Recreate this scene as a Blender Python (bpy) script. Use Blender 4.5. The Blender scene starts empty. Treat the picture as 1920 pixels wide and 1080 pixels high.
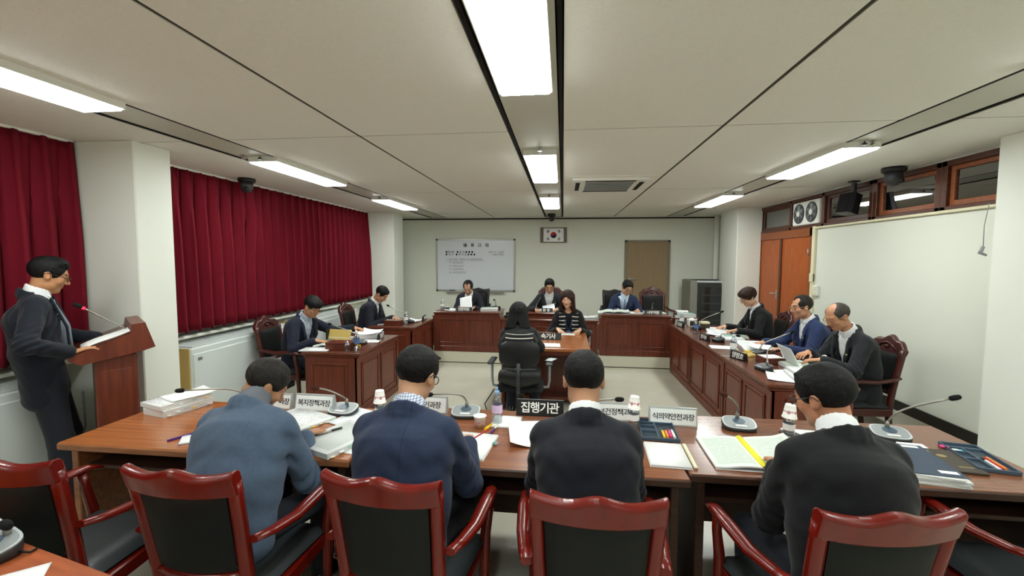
import bpy, bmesh, math, random
import numpy as np
from mathutils import Matrix, Vector, Euler
random.seed(7)
rng = np.random.default_rng(7)
R = math.radians
scn = bpy.context.scene
col = scn.collection

# ------------------------------------------------------------------ camera, world, exposure
cam_d = bpy.data.cameras.new('camera')
cam = bpy.data.objects.new('camera', cam_d)
col.objects.link(cam)
cam_d.sensor_width = 36.0
cam_d.lens = 818.26 / 1920 * 36.0
cam_d.clip_start = 0.02
_pi, _ya, _ro = .0666, .1158, .0041
_fw = Vector((-math.sin(_ya) * math.cos(_pi), math.cos(_ya) * math.cos(_pi), -math.sin(_pi)))
_rt = Vector((math.cos(_ya), math.sin(_ya), 0))
_up = _rt.cross(_fw)
_r2 = math.cos(_ro) * _rt + math.sin(_ro) * _up
_u2 = -math.sin(_ro) * _rt + math.cos(_ro) * _up
cam.matrix_world = Matrix(((_r2.x, _u2.x, -_fw.x, 0), (_r2.y, _u2.y, -_fw.y, 0), (_r2.z, _u2.z, -_fw.z, 1.74), (0, 0, 0, 1)))
scn.camera = cam

world = bpy.data.worlds.new('world')
scn.world = world
world.use_nodes = True
world.node_tree.nodes['Background'].inputs[0].default_value = (.6, .65, .7, 1)
world.node_tree.nodes['Background'].inputs[1].default_value = .03
LAMP_STRENGTH = 28.0
scn.view_settings.view_transform = 'Standard'
scn.view_settings.look = 'None'
scn.view_settings.gamma = 1
scn.view_settings.use_curve_mapping = False
scn.view_settings.exposure = 0.0
scn.cycles.use_denoising = True
scn.cycles.max_bounces = 8
scn.cycles.diffuse_bounces = 7
scn.cycles.glossy_bounces = 3
scn.cycles.transparent_max_bounces = 12
scn.cycles.caustics_reflective = False
scn.cycles.caustics_refractive = False

# ------------------------------------------------------------------ materials
def lin(c):
    return tuple(((v / 255) / 12.92 if v / 255 <= .04045 else ((v / 255 + .055) / 1.055) ** 2.4) for v in c) + (1,)

def mat(name, rgb, rough=.6, spec=.5, metal=0, noise=0, nscale=20, bump=0, bscale=80, coat=0, stretch=None, rgb2=None):
    m = bpy.data.materials.new(name)
    m.use_nodes = True
    nt = m.node_tree
    b = nt.nodes['Principled BSDF']
    b.inputs['Base Color'].default_value = lin(rgb)
    b.inputs['Roughness'].default_value = rough
    b.inputs['Specular IOR Level'].default_value = spec
    b.inputs['Metallic'].default_value = metal
    if coat:
        b.inputs['Coat Weight'].default_value = coat
        b.inputs['Coat Roughness'].default_value = .12
    tc = None
    if noise or bump or rgb2:
        tc = nt.nodes.new('ShaderNodeTexCoord')
        mp = nt.nodes.new('ShaderNodeMapping')
        nt.links.new(tc.outputs['Object'], mp.inputs[0])
        if stretch:
            mp.inputs['Scale'].default_value = stretch
    if noise or rgb2:
        n = nt.nodes.new('ShaderNodeTexNoise')
        n.inputs['Scale'].default_value = nscale
        n.inputs['Detail'].default_value = 5
        nt.links.new(mp.outputs[0], n.inputs['Vector'])
        r = nt.nodes.new('ShaderNodeValToRGB')
        c1 = lin(rgb)
        c2 = lin(rgb2) if rgb2 else tuple(v * (1 - noise) for v in c1[:3]) + (1,)
        r.color_ramp.elements[0].color = c2
        r.color_ramp.elements[1].color = c1
        r.color_ramp.elements[0].position = .3
        r.color_ramp.elements[1].position = .7
        nt.links.new(n.outputs['Fac'], r.inputs[0])
        nt.links.new(r.outputs[0], b.inputs['Base Color'])
    if bump:
        n2 = nt.nodes.new('ShaderNodeTexNoise')
        n2.inputs['Scale'].default_value = bscale
        n2.inputs['Detail'].default_value = 4
        nt.links.new(mp.outputs[0], n2.inputs['Vector'])
        bp = nt.nodes.new('ShaderNodeBump')
        bp.inputs['Strength'].default_value = bump
        bp.inputs['Distance'].default_value = .01
        nt.links.new(n2.outputs['Fac'], bp.inputs['Height'])
        nt.links.new(bp.outputs[0], b.inputs['Normal'])
    return m

def emit(name, rgb, strength):
    m = bpy.data.materials.new(name)
    m.use_nodes = True
    nt = m.node_tree
    nt.nodes.remove(nt.nodes['Principled BSDF'])
    e = nt.nodes.new('ShaderNodeEmission')
    e.inputs[0].default_value = lin(rgb)
    e.inputs[1].default_value = strength
    nt.links.new(e.outputs[0], nt.nodes['Material Output'].inputs[0])
    return m

def clear(name, tint=(235, 240, 240), gloss=.12, rough=.05):
    """thin clear plastic or window glass: see-through with a glossy skin"""
    m = bpy.data.materials.new(name)
    m.use_nodes = True
    nt = m.node_tree
    nt.nodes.remove(nt.nodes['Principled BSDF'])
    t = nt.nodes.new('ShaderNodeBsdfTransparent')
    t.inputs[0].default_value = lin(tint)
    g = nt.nodes.new('ShaderNodeBsdfGlossy')
    g.inputs['Roughness'].default_value = rough
    lw = nt.nodes.new('ShaderNodeLayerWeight')
    lw.inputs[0].default_value = .35
    ad = nt.nodes.new('ShaderNodeMath')
    ad.operation = 'MULTIPLY_ADD'
    ad.inputs[1].default_value = .6
    ad.inputs[2].default_value = gloss
    mx = nt.nodes.new('ShaderNodeMixShader')
    nt.links.new(lw.outputs['Facing'], ad.inputs[0])
    nt.links.new(ad.outputs[0], mx.inputs[0])
    nt.links.new(t.outputs[0], mx.inputs[1])
    nt.links.new(g.outputs[0], mx.inputs[2])
    nt.links.new(mx.outputs[0], nt.nodes['Material Output'].inputs[0])
    return m

def print_mat(name, paper=(238, 240, 240), ink=(120, 124, 128), rows=26, amount=.45, table=False):
    """paper with printed rows of text (flat print)"""
    m = bpy.data.materials.new(name)
    m.use_nodes = True
    nt = m.node_tree
    L, N = nt.links, nt.nodes
    b = N['Principled BSDF']
    b.inputs['Roughness'].default_value = .7
    b.inputs['Specular IOR Level'].default_value = .2
    tc = N.new('ShaderNodeTexCoord')
    sx = N.new('ShaderNodeSeparateXYZ')
    L.new(tc.outputs['Generated'], sx.inputs[0])
    def mth(op, a, c=None, d=None):
        n = N.new('ShaderNodeMath')
        n.operation = op
        for i, v in enumerate((a, c, d)):
            if v is None:
                continue
            if isinstance(v, (int, float)):
                n.inputs[i].default_value = v
            else:
                L.new(v, n.inputs[i])
        return n.outputs[0]
    rowf = mth('MULTIPLY', sx.outputs['Y'], rows)
    inrow = mth('LESS_THAN', mth('FRACT', rowf), .5)
    cx = N.new('ShaderNodeCombineXYZ')
    L.new(mth('MULTIPLY', sx.outputs['X'], 46), cx.inputs[0])
    L.new(mth('MULTIPLY', mth('FLOOR', rowf), 3.7), cx.inputs[1])
    nz = N.new('ShaderNodeTexNoise')
    nz.inputs['Scale'].default_value = 1.0
    L.new(cx.outputs[0], nz.inputs['Vector'])
    word = mth('GREATER_THAN', nz.outputs['Fac'], 1 - amount - .08)
    mx_ = mth('MULTIPLY', mth('GREATER_THAN', sx.outputs['X'], .1), mth('LESS_THAN', sx.outputs['X'], .9))
    my_ = mth('MULTIPLY', mth('GREATER_THAN', sx.outputs['Y'], .08), mth('LESS_THAN', sx.outputs['Y'], .92))
    k = mth('MULTIPLY', mth('MULTIPLY', inrow, word), mth('MULTIPLY', mx_, my_))
    if table:
        gx = mth('LESS_THAN', mth('FRACT', mth('MULTIPLY', sx.outputs['X'], 4)), .03)
        gy = mth('LESS_THAN', mth('FRACT', mth('MULTIPLY', sx.outputs['Y'], 7)), .04)
        k = mth('MAXIMUM', k, mth('MULTIPLY', mth('MAXIMUM', gx, gy), mth('MULTIPLY', mx_, my_)))
    geo = N.new('ShaderNodeNewGeometry')
    mix = N.new('ShaderNodeMix')
    mix.data_type = 'RGBA'
    L.new(mth('MULTIPLY', k, .5), mix.inputs['Factor'])
    mix.inputs['A'].default_value = lin(paper)
    mix.inputs['B'].default_value = lin(ink)
    L.new(mix.outputs['Result'], b.inputs['Base Color'])
    return m

M = {}
M['wall'] = mat('wall_paint', (220, 222, 210), .75, .25, bump=.08, bscale=160)
M['pillar'] = mat('pillar_paint', (226, 228, 219), .7, .3, bump=.08, bscale=120)
M['ceiling'] = mat('ceiling_board', (236, 234, 226), .85, .2, noise=.05, nscale=90, bump=.25, bscale=220)
M['slot'] = mat('ceiling_slot', (194, 192, 180), .5, .4)
M['black_gap'] = mat('black_gap', (26, 24, 22), .8, .2)
M['floor'] = mat('floor_vinyl', (194, 190, 174), .28, .45, noise=.06, nscale=3, rgb2=(184, 180, 164))
M['tile_joint'] = mat('floor_joint', (150, 147, 132), .5, .3)
M['riser'] = mat('step_riser', (206, 203, 184), .45, .4)
M['baseboard'] = mat('baseboard_vinyl', (30, 26, 20), .5, .4)
M['curtain'] = mat('curtain_velvet', (122, 13, 34), .85, .25, noise=.25, nscale=9, bump=.15, bscale=300, stretch=(1, 1, .2))
M['mahogany'] = mat('mahogany', (112, 50, 30), .38, .45, coat=.15, rgb2=(84, 36, 22), nscale=6, stretch=(1, 1, .12) and (6, 6, .5))
M['mahogany_top'] = mat('mahogany_top', (106, 56, 38), .26, .5, coat=.3, rgb2=(82, 42, 28), nscale=5, stretch=(.5, 9, 9))
M['table_wood'] = mat('table_wood', (170, 102, 54), .27, .5, coat=.25, rgb2=(138, 78, 40), nscale=4, stretch=(.5, 14, 14))
M['table_wood2'] = mat('table_wood_brown', (128, 78, 52), .27, .5, coat=.25, rgb2=(104, 60, 38), nscale=4, stretch=(.5, 14, 14))
M['table_wood1'] = mat('table_wood_mid', (140, 84, 52), .27, .5, coat=.25, rgb2=(114, 64, 38), nscale=4, stretch=(.5, 14, 14))
M['table_edge'] = mat('table_edge', (150, 98, 62), .4, .4, rgb2=(120, 76, 46), nscale=6, stretch=(1, 8, 8))
M['table_dark'] = mat('table_panel', (66, 42, 30), .5, .35, rgb2=(52, 32, 24), nscale=5, stretch=(2, 2, 14))
M['chair_wood'] = mat('chair_wood', (108, 20, 9), .26, .35, coat=.22, rgb2=(94, 17, 8), nscale=5, stretch=(4, 4, 1))
M['council_wood'] = mat('council_chair_wood', (74, 27, 19), .35, .4, coat=.15, rgb2=(56, 20, 15), nscale=6, stretch=(4, 4, 1))
M['leather'] = mat('black_leather', (16, 19, 18), .55, .22, bump=.12, bscale=260)
M['leather_seat'] = mat('seat_leather', (40, 45, 47), .45, .4, bump=.1, bscale=240)
M['door_orange'] = mat('veneer_orange', (176, 92, 40), .4, .4, rgb2=(150, 72, 28), nscale=5, stretch=(8, 8, .8))
M['door_beige'] = mat('door_beige', (150, 128, 98), .55, .3, rgb2=(140, 118, 88), nscale=5, stretch=(14, 14, .6))
M['frame_beige'] = mat('frame_beige', (128, 118, 98), .5, .4)
M['frame_brown'] = mat('window_wood', (92, 50, 34), .4, .4, rgb2=(70, 38, 26), nscale=6, stretch=(1, 8, 8))
M['frame_orange'] = mat('window_wood_light', (150, 84, 44), .4, .4, rgb2=(124, 66, 34), nscale=6, stretch=(1, 8, 8))
M['cream'] = mat('cream_plastic', (224, 218, 186), .5, .4)
M['white'] = mat('white_plastic', (232, 232, 226), .45, .45)
M['paper'] = mat('paper', (240, 241, 240), .7, .2)
M['paper_edge'] = mat('paper_edge', (222, 224, 224), .8, .15, noise=.2, nscale=8, stretch=(1, 1, 120))
M['print'] = print_mat('printed_sheet')
M['print2'] = print_mat('printed_sheet_dense', (234, 238, 236), (110, 116, 112), 34, .62)
M['print3'] = print_mat('printed_table', (236, 240, 244), (140, 150, 165), 40, .3, True)
M['print_green'] = print_mat('printed_greenish', (222, 234, 224), (120, 132, 120), 30, .55)
M['heater'] = mat('heater_enamel', (206, 212, 210), .4, .45)
M['heater_side'] = mat('heater_side', (196, 164, 98), .5, .4)
M['heater_grille'] = mat('heater_grille', (96, 92, 80), .5, .4)
M['black'] = mat('black_plastic', (20, 21, 22), .42, .45)
M['black_soft'] = mat('black_foam', (22, 22, 23), .9, .2)
M['dark_grey'] = mat('dark_grey_plastic', (52, 54, 56), .45, .45)
M['grey'] = mat('grey_plastic', (142, 148, 150), .42, .45)
M['light_grey'] = mat('light_grey_plastic', (186, 192, 194), .38, .5)
M['metal'] = mat('brushed_metal', (186, 186, 182), .35, .5, metal=.7)
M['chrome'] = mat('chrome', (200, 200, 200), .12, .5, metal=1)
M['gooseneck'] = mat('gooseneck', (150, 148, 140), .35, .5, metal=.6)
M['brown_foam'] = mat('brown_foam', (72, 44, 34), .95, .1)
M['board'] = mat('whiteboard_enamel', (222, 227, 234), .15, .5, coat=.3)
M['ink_black'] = mat('ink_black', (24, 25, 28), .7, .2)
M['ink_grey'] = mat('ink_grey', (126, 130, 136), .7, .2)
M['ink_white'] = mat('ink_white', (238, 238, 232), .6, .3)
M['plate_white'] = mat('plate_white', (234, 238, 236), .4, .4)
M['plate_black'] = mat('plate_black', (16, 16, 17), .3, .5)
M['silver'] = mat('silver_frame', (196, 200, 202), .3, .5, metal=.5)
M['cup'] = mat('paper_cup', (242, 240, 236), .55, .3)
M['cup_print'] = mat('cup_print', (206, 150, 160), .6, .3)
M['bottle'] = clear('bottle_clear', (226, 234, 238), .14, .06)
M['glass'] = clear('drinking_glass', (236, 240, 240), .12, .02)
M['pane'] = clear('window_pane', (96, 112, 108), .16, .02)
M['label_purple'] = mat('label_lilac', (214, 190, 224), .5, .4)
M['label_blue'] = mat('label_blue', (80, 110, 160), .5, .4)
M['cap_blue'] = mat('cap_blue', (140, 180, 222), .4, .5)
M['cap_white'] = mat('cap_white', (228, 232, 236), .4, .5)
M['yellow'] = mat('yellow_plastic', (240, 196, 24), .45, .45)
M['yellow_tape'] = mat('yellow_spine', (236, 226, 60), .55, .35)
M['orange'] = mat('orange_plastic', (232, 140, 50), .4, .5)
M['pink'] = mat('pink_plastic', (230, 60, 140), .4, .5)
M['teal'] = mat('teal_plastic', (70, 190, 200), .4, .5)
M['purple'] = mat('purple_cover', (78, 40, 130), .45, .4)
M['navy_cover'] = mat('navy_cover', (54, 66, 84), .55, .35, bump=.1, bscale=300)
M['brown_cover'] = mat('brown_leatherette', (62, 54, 46), .5, .4, bump=.15, bscale=240)
M['tray'] = mat('tray_blue_grey', (66, 84, 100), .4, .45)
M['tray_dark'] = mat('tray_pocket', (48, 60, 72), .45, .4)
M['red'] = mat('red_plastic', (170, 30, 36), .5, .4)
M['flag_red'] = mat('flag_red', (190, 44, 54), .7, .2)
M['flag_blue'] = mat('flag_blue', (34, 44, 84), .7, .2)
M['gold'] = mat('brass', (180, 160, 110), .3, .5, metal=.9)
M['cable'] = mat('cable_black', (18, 18, 18), .6, .3)
M['rack'] = mat('rack_dark', (44, 45, 44), .35, .5)
M['rack_side'] = mat('rack_side', (128, 128, 118), .5, .4)
M['tan_binder'] = mat('binder_tan', (196, 170, 96), .6, .3)
M['folder_green'] = mat('folder_green', (150, 190, 176), .6, .3)
M['diffuser'] = emit('lamp_diffuser', (246, 253, 249), LAMP_STRENGTH)
M['led_red'] = emit('mic_ring_red', (255, 60, 90), 2.0)

# ------------------------------------------------------------------ mesh builder
class MB:
    def __init__(s):
        s.v, s.f, s.sm, s.mi = [], [], [], []
    def add(s, vs, fs, smooth=False, T=None, mi=0):
        o = len(s.v)
        if T is not None:
            vs = [tuple(T @ Vector(p)) for p in vs]
        s.v += [tuple(p) for p in vs]
        for f in fs:
            s.f.append([o + i for i in f])
            s.sm.append(smooth)
            s.mi.append(mi)
        return s
    def box(s, x0, x1, y0, y1, z0, z1, bev=0, T=None, mi=0):
        c = ((x0 + x1) / 2, (y0 + y1) / 2, (z0 + z1) / 2)
        h = (abs(x1 - x0) / 2, abs(y1 - y0) / 2, abs(z1 - z0) / 2)
        bev = min(bev, min(h) * .9)
        sg = [(a, b, d) for a in (-1, 1) for b in (-1, 1) for d in (-1, 1)]
        if bev <= 0:
            vs = [tuple(c[i] + q[i] * h[i] for i in range(3)) for q in sg]
            fs = [(0, 1, 3, 2), (4, 6, 7, 5), (0, 4, 5, 1), (2, 3, 7, 6), (0, 2, 6, 4), (1, 5, 7, 3)]
            return s.add(vs, fs, False, T, mi)
        vs, ix = [], {}
        for q in sg:
            for a in range(3):
                ix[q, a] = len(vs)
                vs.append(tuple(c[i] + q[i] * (h[i] if i == a else h[i] - bev) for i in range(3)))
        fs = []
        for a in range(3):
            b, d = (a + 1) % 3, (a + 2) % 3
            for sa in (-1, 1):
                def k(sb, sd):
                    q = [0, 0, 0]
                    q[a], q[b], q[d] = sa, sb, sd
                    return tuple(q)
                fs.append([ix[k(-1, -1), a], ix[k(1, -1), a], ix[k(1, 1), a], ix[k(-1, 1), a]])
            for sb in (-1, 1):
                for sd in (-1, 1):
                    q0, q1 = [0, 0, 0], [0, 0, 0]
                    q0[a], q0[b], q0[d] = -1, sb, sd
                    q1[a], q1[b], q1[d] = 1, sb, sd
                    q0, q1 = tuple(q0), tuple(q1)
                    fs.append([ix[q0, b], ix[q0, d], ix[q1, d], ix[q1, b]])
        for q in sg:
            fs.append([ix[q, 0], ix[q, 1], ix[q, 2]])
        return s.add(vs, fs, False, T, mi)
    def tube(s, pts, r, seg=8, T=None, mi=0, sy=1.0):
        pts = [Vector(p) for p in pts]
        n = len(pts)
        rs = list(r) if hasattr(r, '__len__') else [r] * n
        vs, fs = [], []
        prev = None
        for i, p in enumerate(pts):
            t = (pts[min(i + 1, n - 1)] - pts[max(i - 1, 0)])
            t = t.normalized() if t.length > 1e-9 else Vector((0, 0, 1))
            if prev is None:
                a = Vector((0, 0, 1)) if abs(t.z) < .9 else Vector((1, 0, 0))
                u = t.cross(a).normalized()
            else:
                u = (prev - t * prev.dot(t)).normalized()
            prev = u
            w = t.cross(u)
            for k in range(seg):
                an = 2 * math.pi * k / seg
                vs.append(p + u * (math.cos(an) * rs[i]) + w * (math.sin(an) * rs[i] * sy))
        for i in range(n - 1):
            for k in range(seg):
                fs.append((i * seg + k, i * seg + (k + 1) % seg, (i + 1) * seg + (k + 1) % seg, (i + 1) * seg + k))
        s.add(vs, fs, True, T, mi)
        o = len(s.v) - len(vs)
        s.f += [[o + k for k in range(seg)][::-1], [o + (n - 1) * seg + k for k in range(seg)]]
        s.sm += [False, False]
        s.mi += [mi, mi]
        return s
    def lathe(s, prof, seg=20, T=None, mi=0, cap=True):
        vs, fs = [], []
        for (r, z) in prof:
            for k in range(seg):
                a = 2 * math.pi * k / seg
                vs.append((r * math.cos(a), r * math.sin(a), z))
        n = len(prof)
        for i in range(n - 1):
            for k in range(seg):
                fs.append((i * seg + k, i * seg + (k + 1) % seg, (i + 1) * seg + (k + 1) % seg, (i + 1) * seg + k))
        s.add(vs, fs, True, T, mi)
        if cap:
            o = len(s.v) - len(vs)
            s.f += [[o + k for k in range(seg)][::-1], [o + (n - 1) * seg + k for k in range(seg)]]
            s.sm += [False, False]
            s.mi += [mi, mi]
        return s
    def prism(s, poly, d0, d1, plane='xy', T=None, mi=0, smooth=False):
        n = len(poly)
        def P(a, b, d):
            return (a, b, d) if plane == 'xy' else ((a, d, b) if plane == 'xz' else (d, a, b))
        vs = [P(a, b, d0) for a, b in poly] + [P(a, b, d1) for a, b in poly]
        fs = [(i, (i + 1) % n, n + (i + 1) % n, n + i) for i in range(n)]
        s.add(vs, fs, smooth, T, mi)
        o = len(s.v) - 2 * n
        s.f += [[o + i for i in range(n)][::-1], [o + n + i for i in range(n)]]
        s.sm += [False, False]
        s.mi += [mi, mi]
        return s
    def ball(s, c, r, seg=12, rings=8, T=None, mi=0):
        rx, ry, rz = r if hasattr(r, '__len__') else (r, r, r)
        vs, fs = [], []
        for i in range(rings + 1):
            t = math.pi * i / rings
            for k in range(seg):
                a = 2 * math.pi * k / seg
                vs.append((c[0] + rx * math.sin(t) * math.cos(a), c[1] + ry * math.sin(t) * math.sin(a), c[2] + rz * math.cos(t)))
        for i in range(rings):
            for k in range(seg):
                fs.append((i * seg + k, i * seg + (k + 1) % seg, (i + 1) * seg + (k + 1) % seg, (i + 1) * seg + k))
        return s.add(vs, fs, True, T, mi)
    def sheet(s, nx, ny, fn, thick=0, T=None, mi=0):
        """grid (u, v in 0..1) through fn, with a second layer underneath when thick"""
        vs = [fn(i / nx, j / ny) for j in range(ny + 1) for i in range(nx + 1)]
        w = nx + 1
        fs = [(j * w + i, j * w + i + 1, (j + 1) * w + i + 1, (j + 1) * w + i) for j in range(ny) for i in range(nx)]
        if thick:
            n = len(vs)
            vs += [(x, y, z - thick) for x, y, z in vs]
            fs += [tuple(n + k for k in reversed(f)) for f in list(fs)]
            rim = [i for i in range(w)] + [j * w + nx for j in range(1, ny + 1)] + [ny * w + i for i in range(nx - 1, -1, -1)] + [j * w for j in range(ny - 1, 0, -1)]
            for a in range(len(rim)):
                p, q = rim[a], rim[(a + 1) % len(rim)]
                fs.append((q, p, n + p, n + q))
        return s.add(vs, fs, True, T, mi)
    def mesh(s, name):
        me = bpy.data.meshes.new(name)
        me.from_pydata(s.v, [], s.f)
        me.polygons.foreach_set('use_smooth', s.sm)
        me.polygons.foreach_set('material_index', s.mi)
        bm = bmesh.new()
        bm.from_mesh(me)
        bmesh.ops.recalc_face_normals(bm, faces=bm.faces)
        bm.to_mesh(me)
        bm.free()
        return me
    def build(s, name, m, parent=None, loc=None, rot=None):
        me = s.mesh(name)
        for x in (m if isinstance(m, (list, tuple)) else [m]):
            me.materials.append(M[x] if isinstance(x, str) else x)
        return put(name, me, parent, loc, rot)

def put(name, me, parent=None, loc=None, rot=None):
    o = bpy.data.objects.new(name, me)
    col.objects.link(o)
    if parent:
        o.parent = parent
    if loc:
        o.location = loc
    if rot:
        o.rotation_euler = rot
    return o

def thing(name, label, cat, loc=(0, 0, 0), rz=0, group=None):
    o = bpy.data.objects.new(name, None)
    o.empty_display_size = .1
    col.objects.link(o)
    o.location = loc
    o.rotation_euler = (0, 0, rz)
    return tag(o, label, cat, group)

def tag(o, label, cat, group=None):
    o['label'] = label
    o['category'] = cat
    if group:
        o['group'] = group
    return o

def struct(o):
    o['kind'] = 'structure'
    return o

def copy_tree(o, loc=None, rz=None, label=None, parent=None):
    c = o.copy()
    col.objects.link(c)
    if parent:
        c.parent = parent
    if loc is not None:
        c.location = loc
    if rz is not None:
        c.rotation_euler = (0, 0, rz)
    if label:
        c['label'] = label
    for ch in o.children:
        copy_tree(ch, parent=c)
    return c

TEXTS = []
def text(s, size, m, parent, loc, rot=(math.pi / 2, 0, 0), name='lettering', bold=.0, align='CENTER', depth=.0006, sx=1.0):
    """lettering laid as thin raised letters; all text is turned into meshes at the end"""
    cu = bpy.data.curves.new(name, 'FONT')
    cu.body = s
    cu.size = size
    cu.align_x = align
    cu.align_y = 'CENTER'
    cu.extrude = depth
    cu.offset = bold
    cu.resolution_u = 3
    o = bpy.data.objects.new(name + '_text', cu)
    col.objects.link(o)
    o.scale = (sx, 1, 1)
    TEXTS.append((o, name, m, parent, loc, rot, sx))

def finish_texts():
    bpy.context.view_layer.update()
    dg = bpy.context.evaluated_depsgraph_get()
    for o, name, m, parent, loc, rot, sx in TEXTS:
        me = bpy.data.meshes.new_from_object(o.evaluated_get(dg))
        me.materials.clear()
        me.materials.append(M[m])
        n = put(name, me, parent, loc, rot)
        n.scale = (sx, 1, 1)
    for t in TEXTS:
        bpy.data.objects.remove(t[0])
# ------------------------------------------------------------------ room shell
H = 2.65            # ceiling
XL, XR, YB, YF = -4.02, 3.42, 9.6, -3.2
PZ = .21            # step under the rear desks
struct(MB().box(XL - .1, 5.6, YF - .1, YB + .1, -.1, 0).build('floor', 'floor'))
p = struct(MB().box(XL, XR, 6.96, YB, 0, PZ).build('floor', 'floor'))
MB().box(XL, XR, 6.945, 6.96, .045, PZ).build('riser', 'riser', p)
MB().box(XL, XR, 6.95, 6.96, .03, .045).build('riser_joint', 'black_gap', p)
MB().box(XL, XR, 6.94, 6.96, 0, .03).build('riser_foot', 'riser', p)
# low aisle step along the right-hand wall
struct(MB().box(3.06, XR, 3.3, 6.94, 0, PZ, .005).build('floor', 'floor'))
# walls
struct(MB().box(XL - .12, XR + .12, YB, YB + .12, 0, H + .2).build('wall_back', 'wall'))
struct(MB().box(XL - .12, XR + 1.9, YF - .12, YF, 0, H + .2).build('wall_front', 'wall'))
struct(MB().box(XL - .12, XL, YF, YB, 0, H + .2).build('wall_left', 'wall'))
wr = struct(MB().box(XR, XR + .12, YF, 6.42, 0, 2.19).box(XR, XR + .12, YF, 3.68, 2.19, H + .2).box(XR, XR + .12, 8.12, YB, 0, H + .2)
            .box(XR, XR + .12, 3.68, 8.12, 2.63, H + .2).build('wall_right', 'wall'))
# corridor beyond the high windows
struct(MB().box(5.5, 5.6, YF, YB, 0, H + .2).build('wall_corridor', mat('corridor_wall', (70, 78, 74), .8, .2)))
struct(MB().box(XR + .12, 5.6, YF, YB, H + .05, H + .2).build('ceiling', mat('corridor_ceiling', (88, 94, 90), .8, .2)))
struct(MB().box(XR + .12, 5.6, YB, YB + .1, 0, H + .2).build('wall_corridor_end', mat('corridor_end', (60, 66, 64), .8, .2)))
# pillars
for i, (x0, x1, y0, y1) in enumerate(((XL, -3.33, 3.09, 3.42), (XL, -3.31, 8.3, 8.8), (3.01, XR, 8.05, 8.75), (3.19, XR, 2.5, 3.68), (XL, -3.33, -2.2, -1.7))):
    struct(MB().box(x0, x1, y0, y1, 0, H, .008).build('pillar', 'pillar'))
# baseboards and wall-top shadow line
struct(MB().box(XR - .014, XR, 3.69, 6.41, PZ, PZ + .1).build('baseboard_right', 'baseboard'))
struct(MB().box(3.176, 3.19, 2.5, 3.69, PZ * 0, .1).box(3.176, XR, 3.68, 3.694, PZ, PZ + .1).build('baseboard_right', 'baseboard'))
struct(MB().box(XL, XR, YB - .014, YB, PZ, PZ + .1).build('baseboard_back', 'baseboard'))
struct(MB().box(XL, XL + .014, YF, YB, 0, .1).box(XL, -3.33, 3.07, 3.09, 0, .1).box(-3.33, -3.316, 3.09, 3.42, 0, .1).build('baseboard_left', 'baseboard'))
struct(MB().box(XL, XR, YB - .03, YB, H - .045, H - .02).build('trim_1', 'black_gap'))
struct(MB().box(XL, XR, YB - .02, YB, H - .02, H).build('trim_2', 'ceiling'))
struct(MB().box(XL, XL + .17, 3.42, 8.3, .9, .93, .005).box(XL, XL + .17, YF, 3.09, .9, .93, .005).build('trim_3', 'pillar'))
struct(MB().box(3.05, XR, 8.75, 9.0, PZ, H).build('wall_right', 'wall'))
# ceiling: separate boards with open joints between, slotted light tracks
M['joint'] = mat('ceiling_joint', (66, 62, 54), .7, .2)
cl = struct(MB().box(XL, XR, YF, YB, H + .06, H + .2).build('ceiling', 'black_gap'))
xs_ = [(XL, -2.965), (-2.60, -1.527), (-1.517, -.397), (-.013, 1.070), (1.080, 2.165), (2.525, XR)]
ys_ = [YF, -2.265, .455, 3.175, 5.895, 8.615, YB]
for (x0, x1) in xs_:
    for j in range(6):
        MB().box(x0 + .007, x1 - .007, ys_[j] + .007, ys_[j + 1] - .007, H, H + .03).build('ceiling_panel', 'ceiling', cl)
for (x0, x1) in ((-2.965, -2.60), (-.397, -.013), (2.165, 2.525)):
    MB().box(x0 + .028, x1 - .028, YF, YB, H + .008, H + .04).build('light_track', 'slot', cl)
    for xx in (x0 + .0, x1 - .020):
        MB().box(xx, xx + .020, YF, YB, H + .001, H + .03).build('track_rail', 'black_gap', cl)
for j in range(1, 6):
    for (x0, x1) in xs_:
        MB().box(x0, x1, ys_[j] - .009, ys_[j] + .009, H + .004, H + .03).build('joint_strip', 'joint', cl)
for xx in (-1.522, 1.075):
    MB().box(xx - .009, xx + .009, YF, YB, H + .0035, H + .03).build('joint_strip', 'joint', cl)
# fluorescent ceiling lights
ROW = {-2.715: 'left', -.205: 'middle', 2.285: 'right'}
SP = ['behind the near table', 'nearest in view', 'second away from the front table', 'farthest, by the back wall']
first = None
for x, rown in ROW.items():
    for j, y in enumerate((-1.02, 1.71, 4.38, 6.96)):
        lab = f'bright fluorescent ceiling light in the {rown} row, {SP[j]}'
        if first is None:
            t = thing('ceiling_light', lab, 'ceiling light', (x, y, H), 0, 'fluorescent ceiling lights')
            f = MB()
            f.box(-.14, .14, -.65, .65, -.012, .01, .003).box(-.14, -.134, -.65, .65, -.04, 0).box(.134, .14, -.65, .65, -.04, 0).box(-.14, .14, -.65, -.645, -.04, 0).box(-.14, .14, .645, .65, -.04, 0)
            f.build('light_frame', 'white', t)
            MB().box(-.133, .133, -.644, .644, -.052, -.012, .010).build('diffuser', 'diffuser', t)
            MB().lathe([(.012, -.03), (.02, -.02), (.006, -.01), (.006, .0)], 10, Matrix.Translation((0, -.68, 0))).build('end_bracket', 'dark_grey', t)
            first = t
        else:
            copy_tree(first, (x, y, H), 0, lab)
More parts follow.
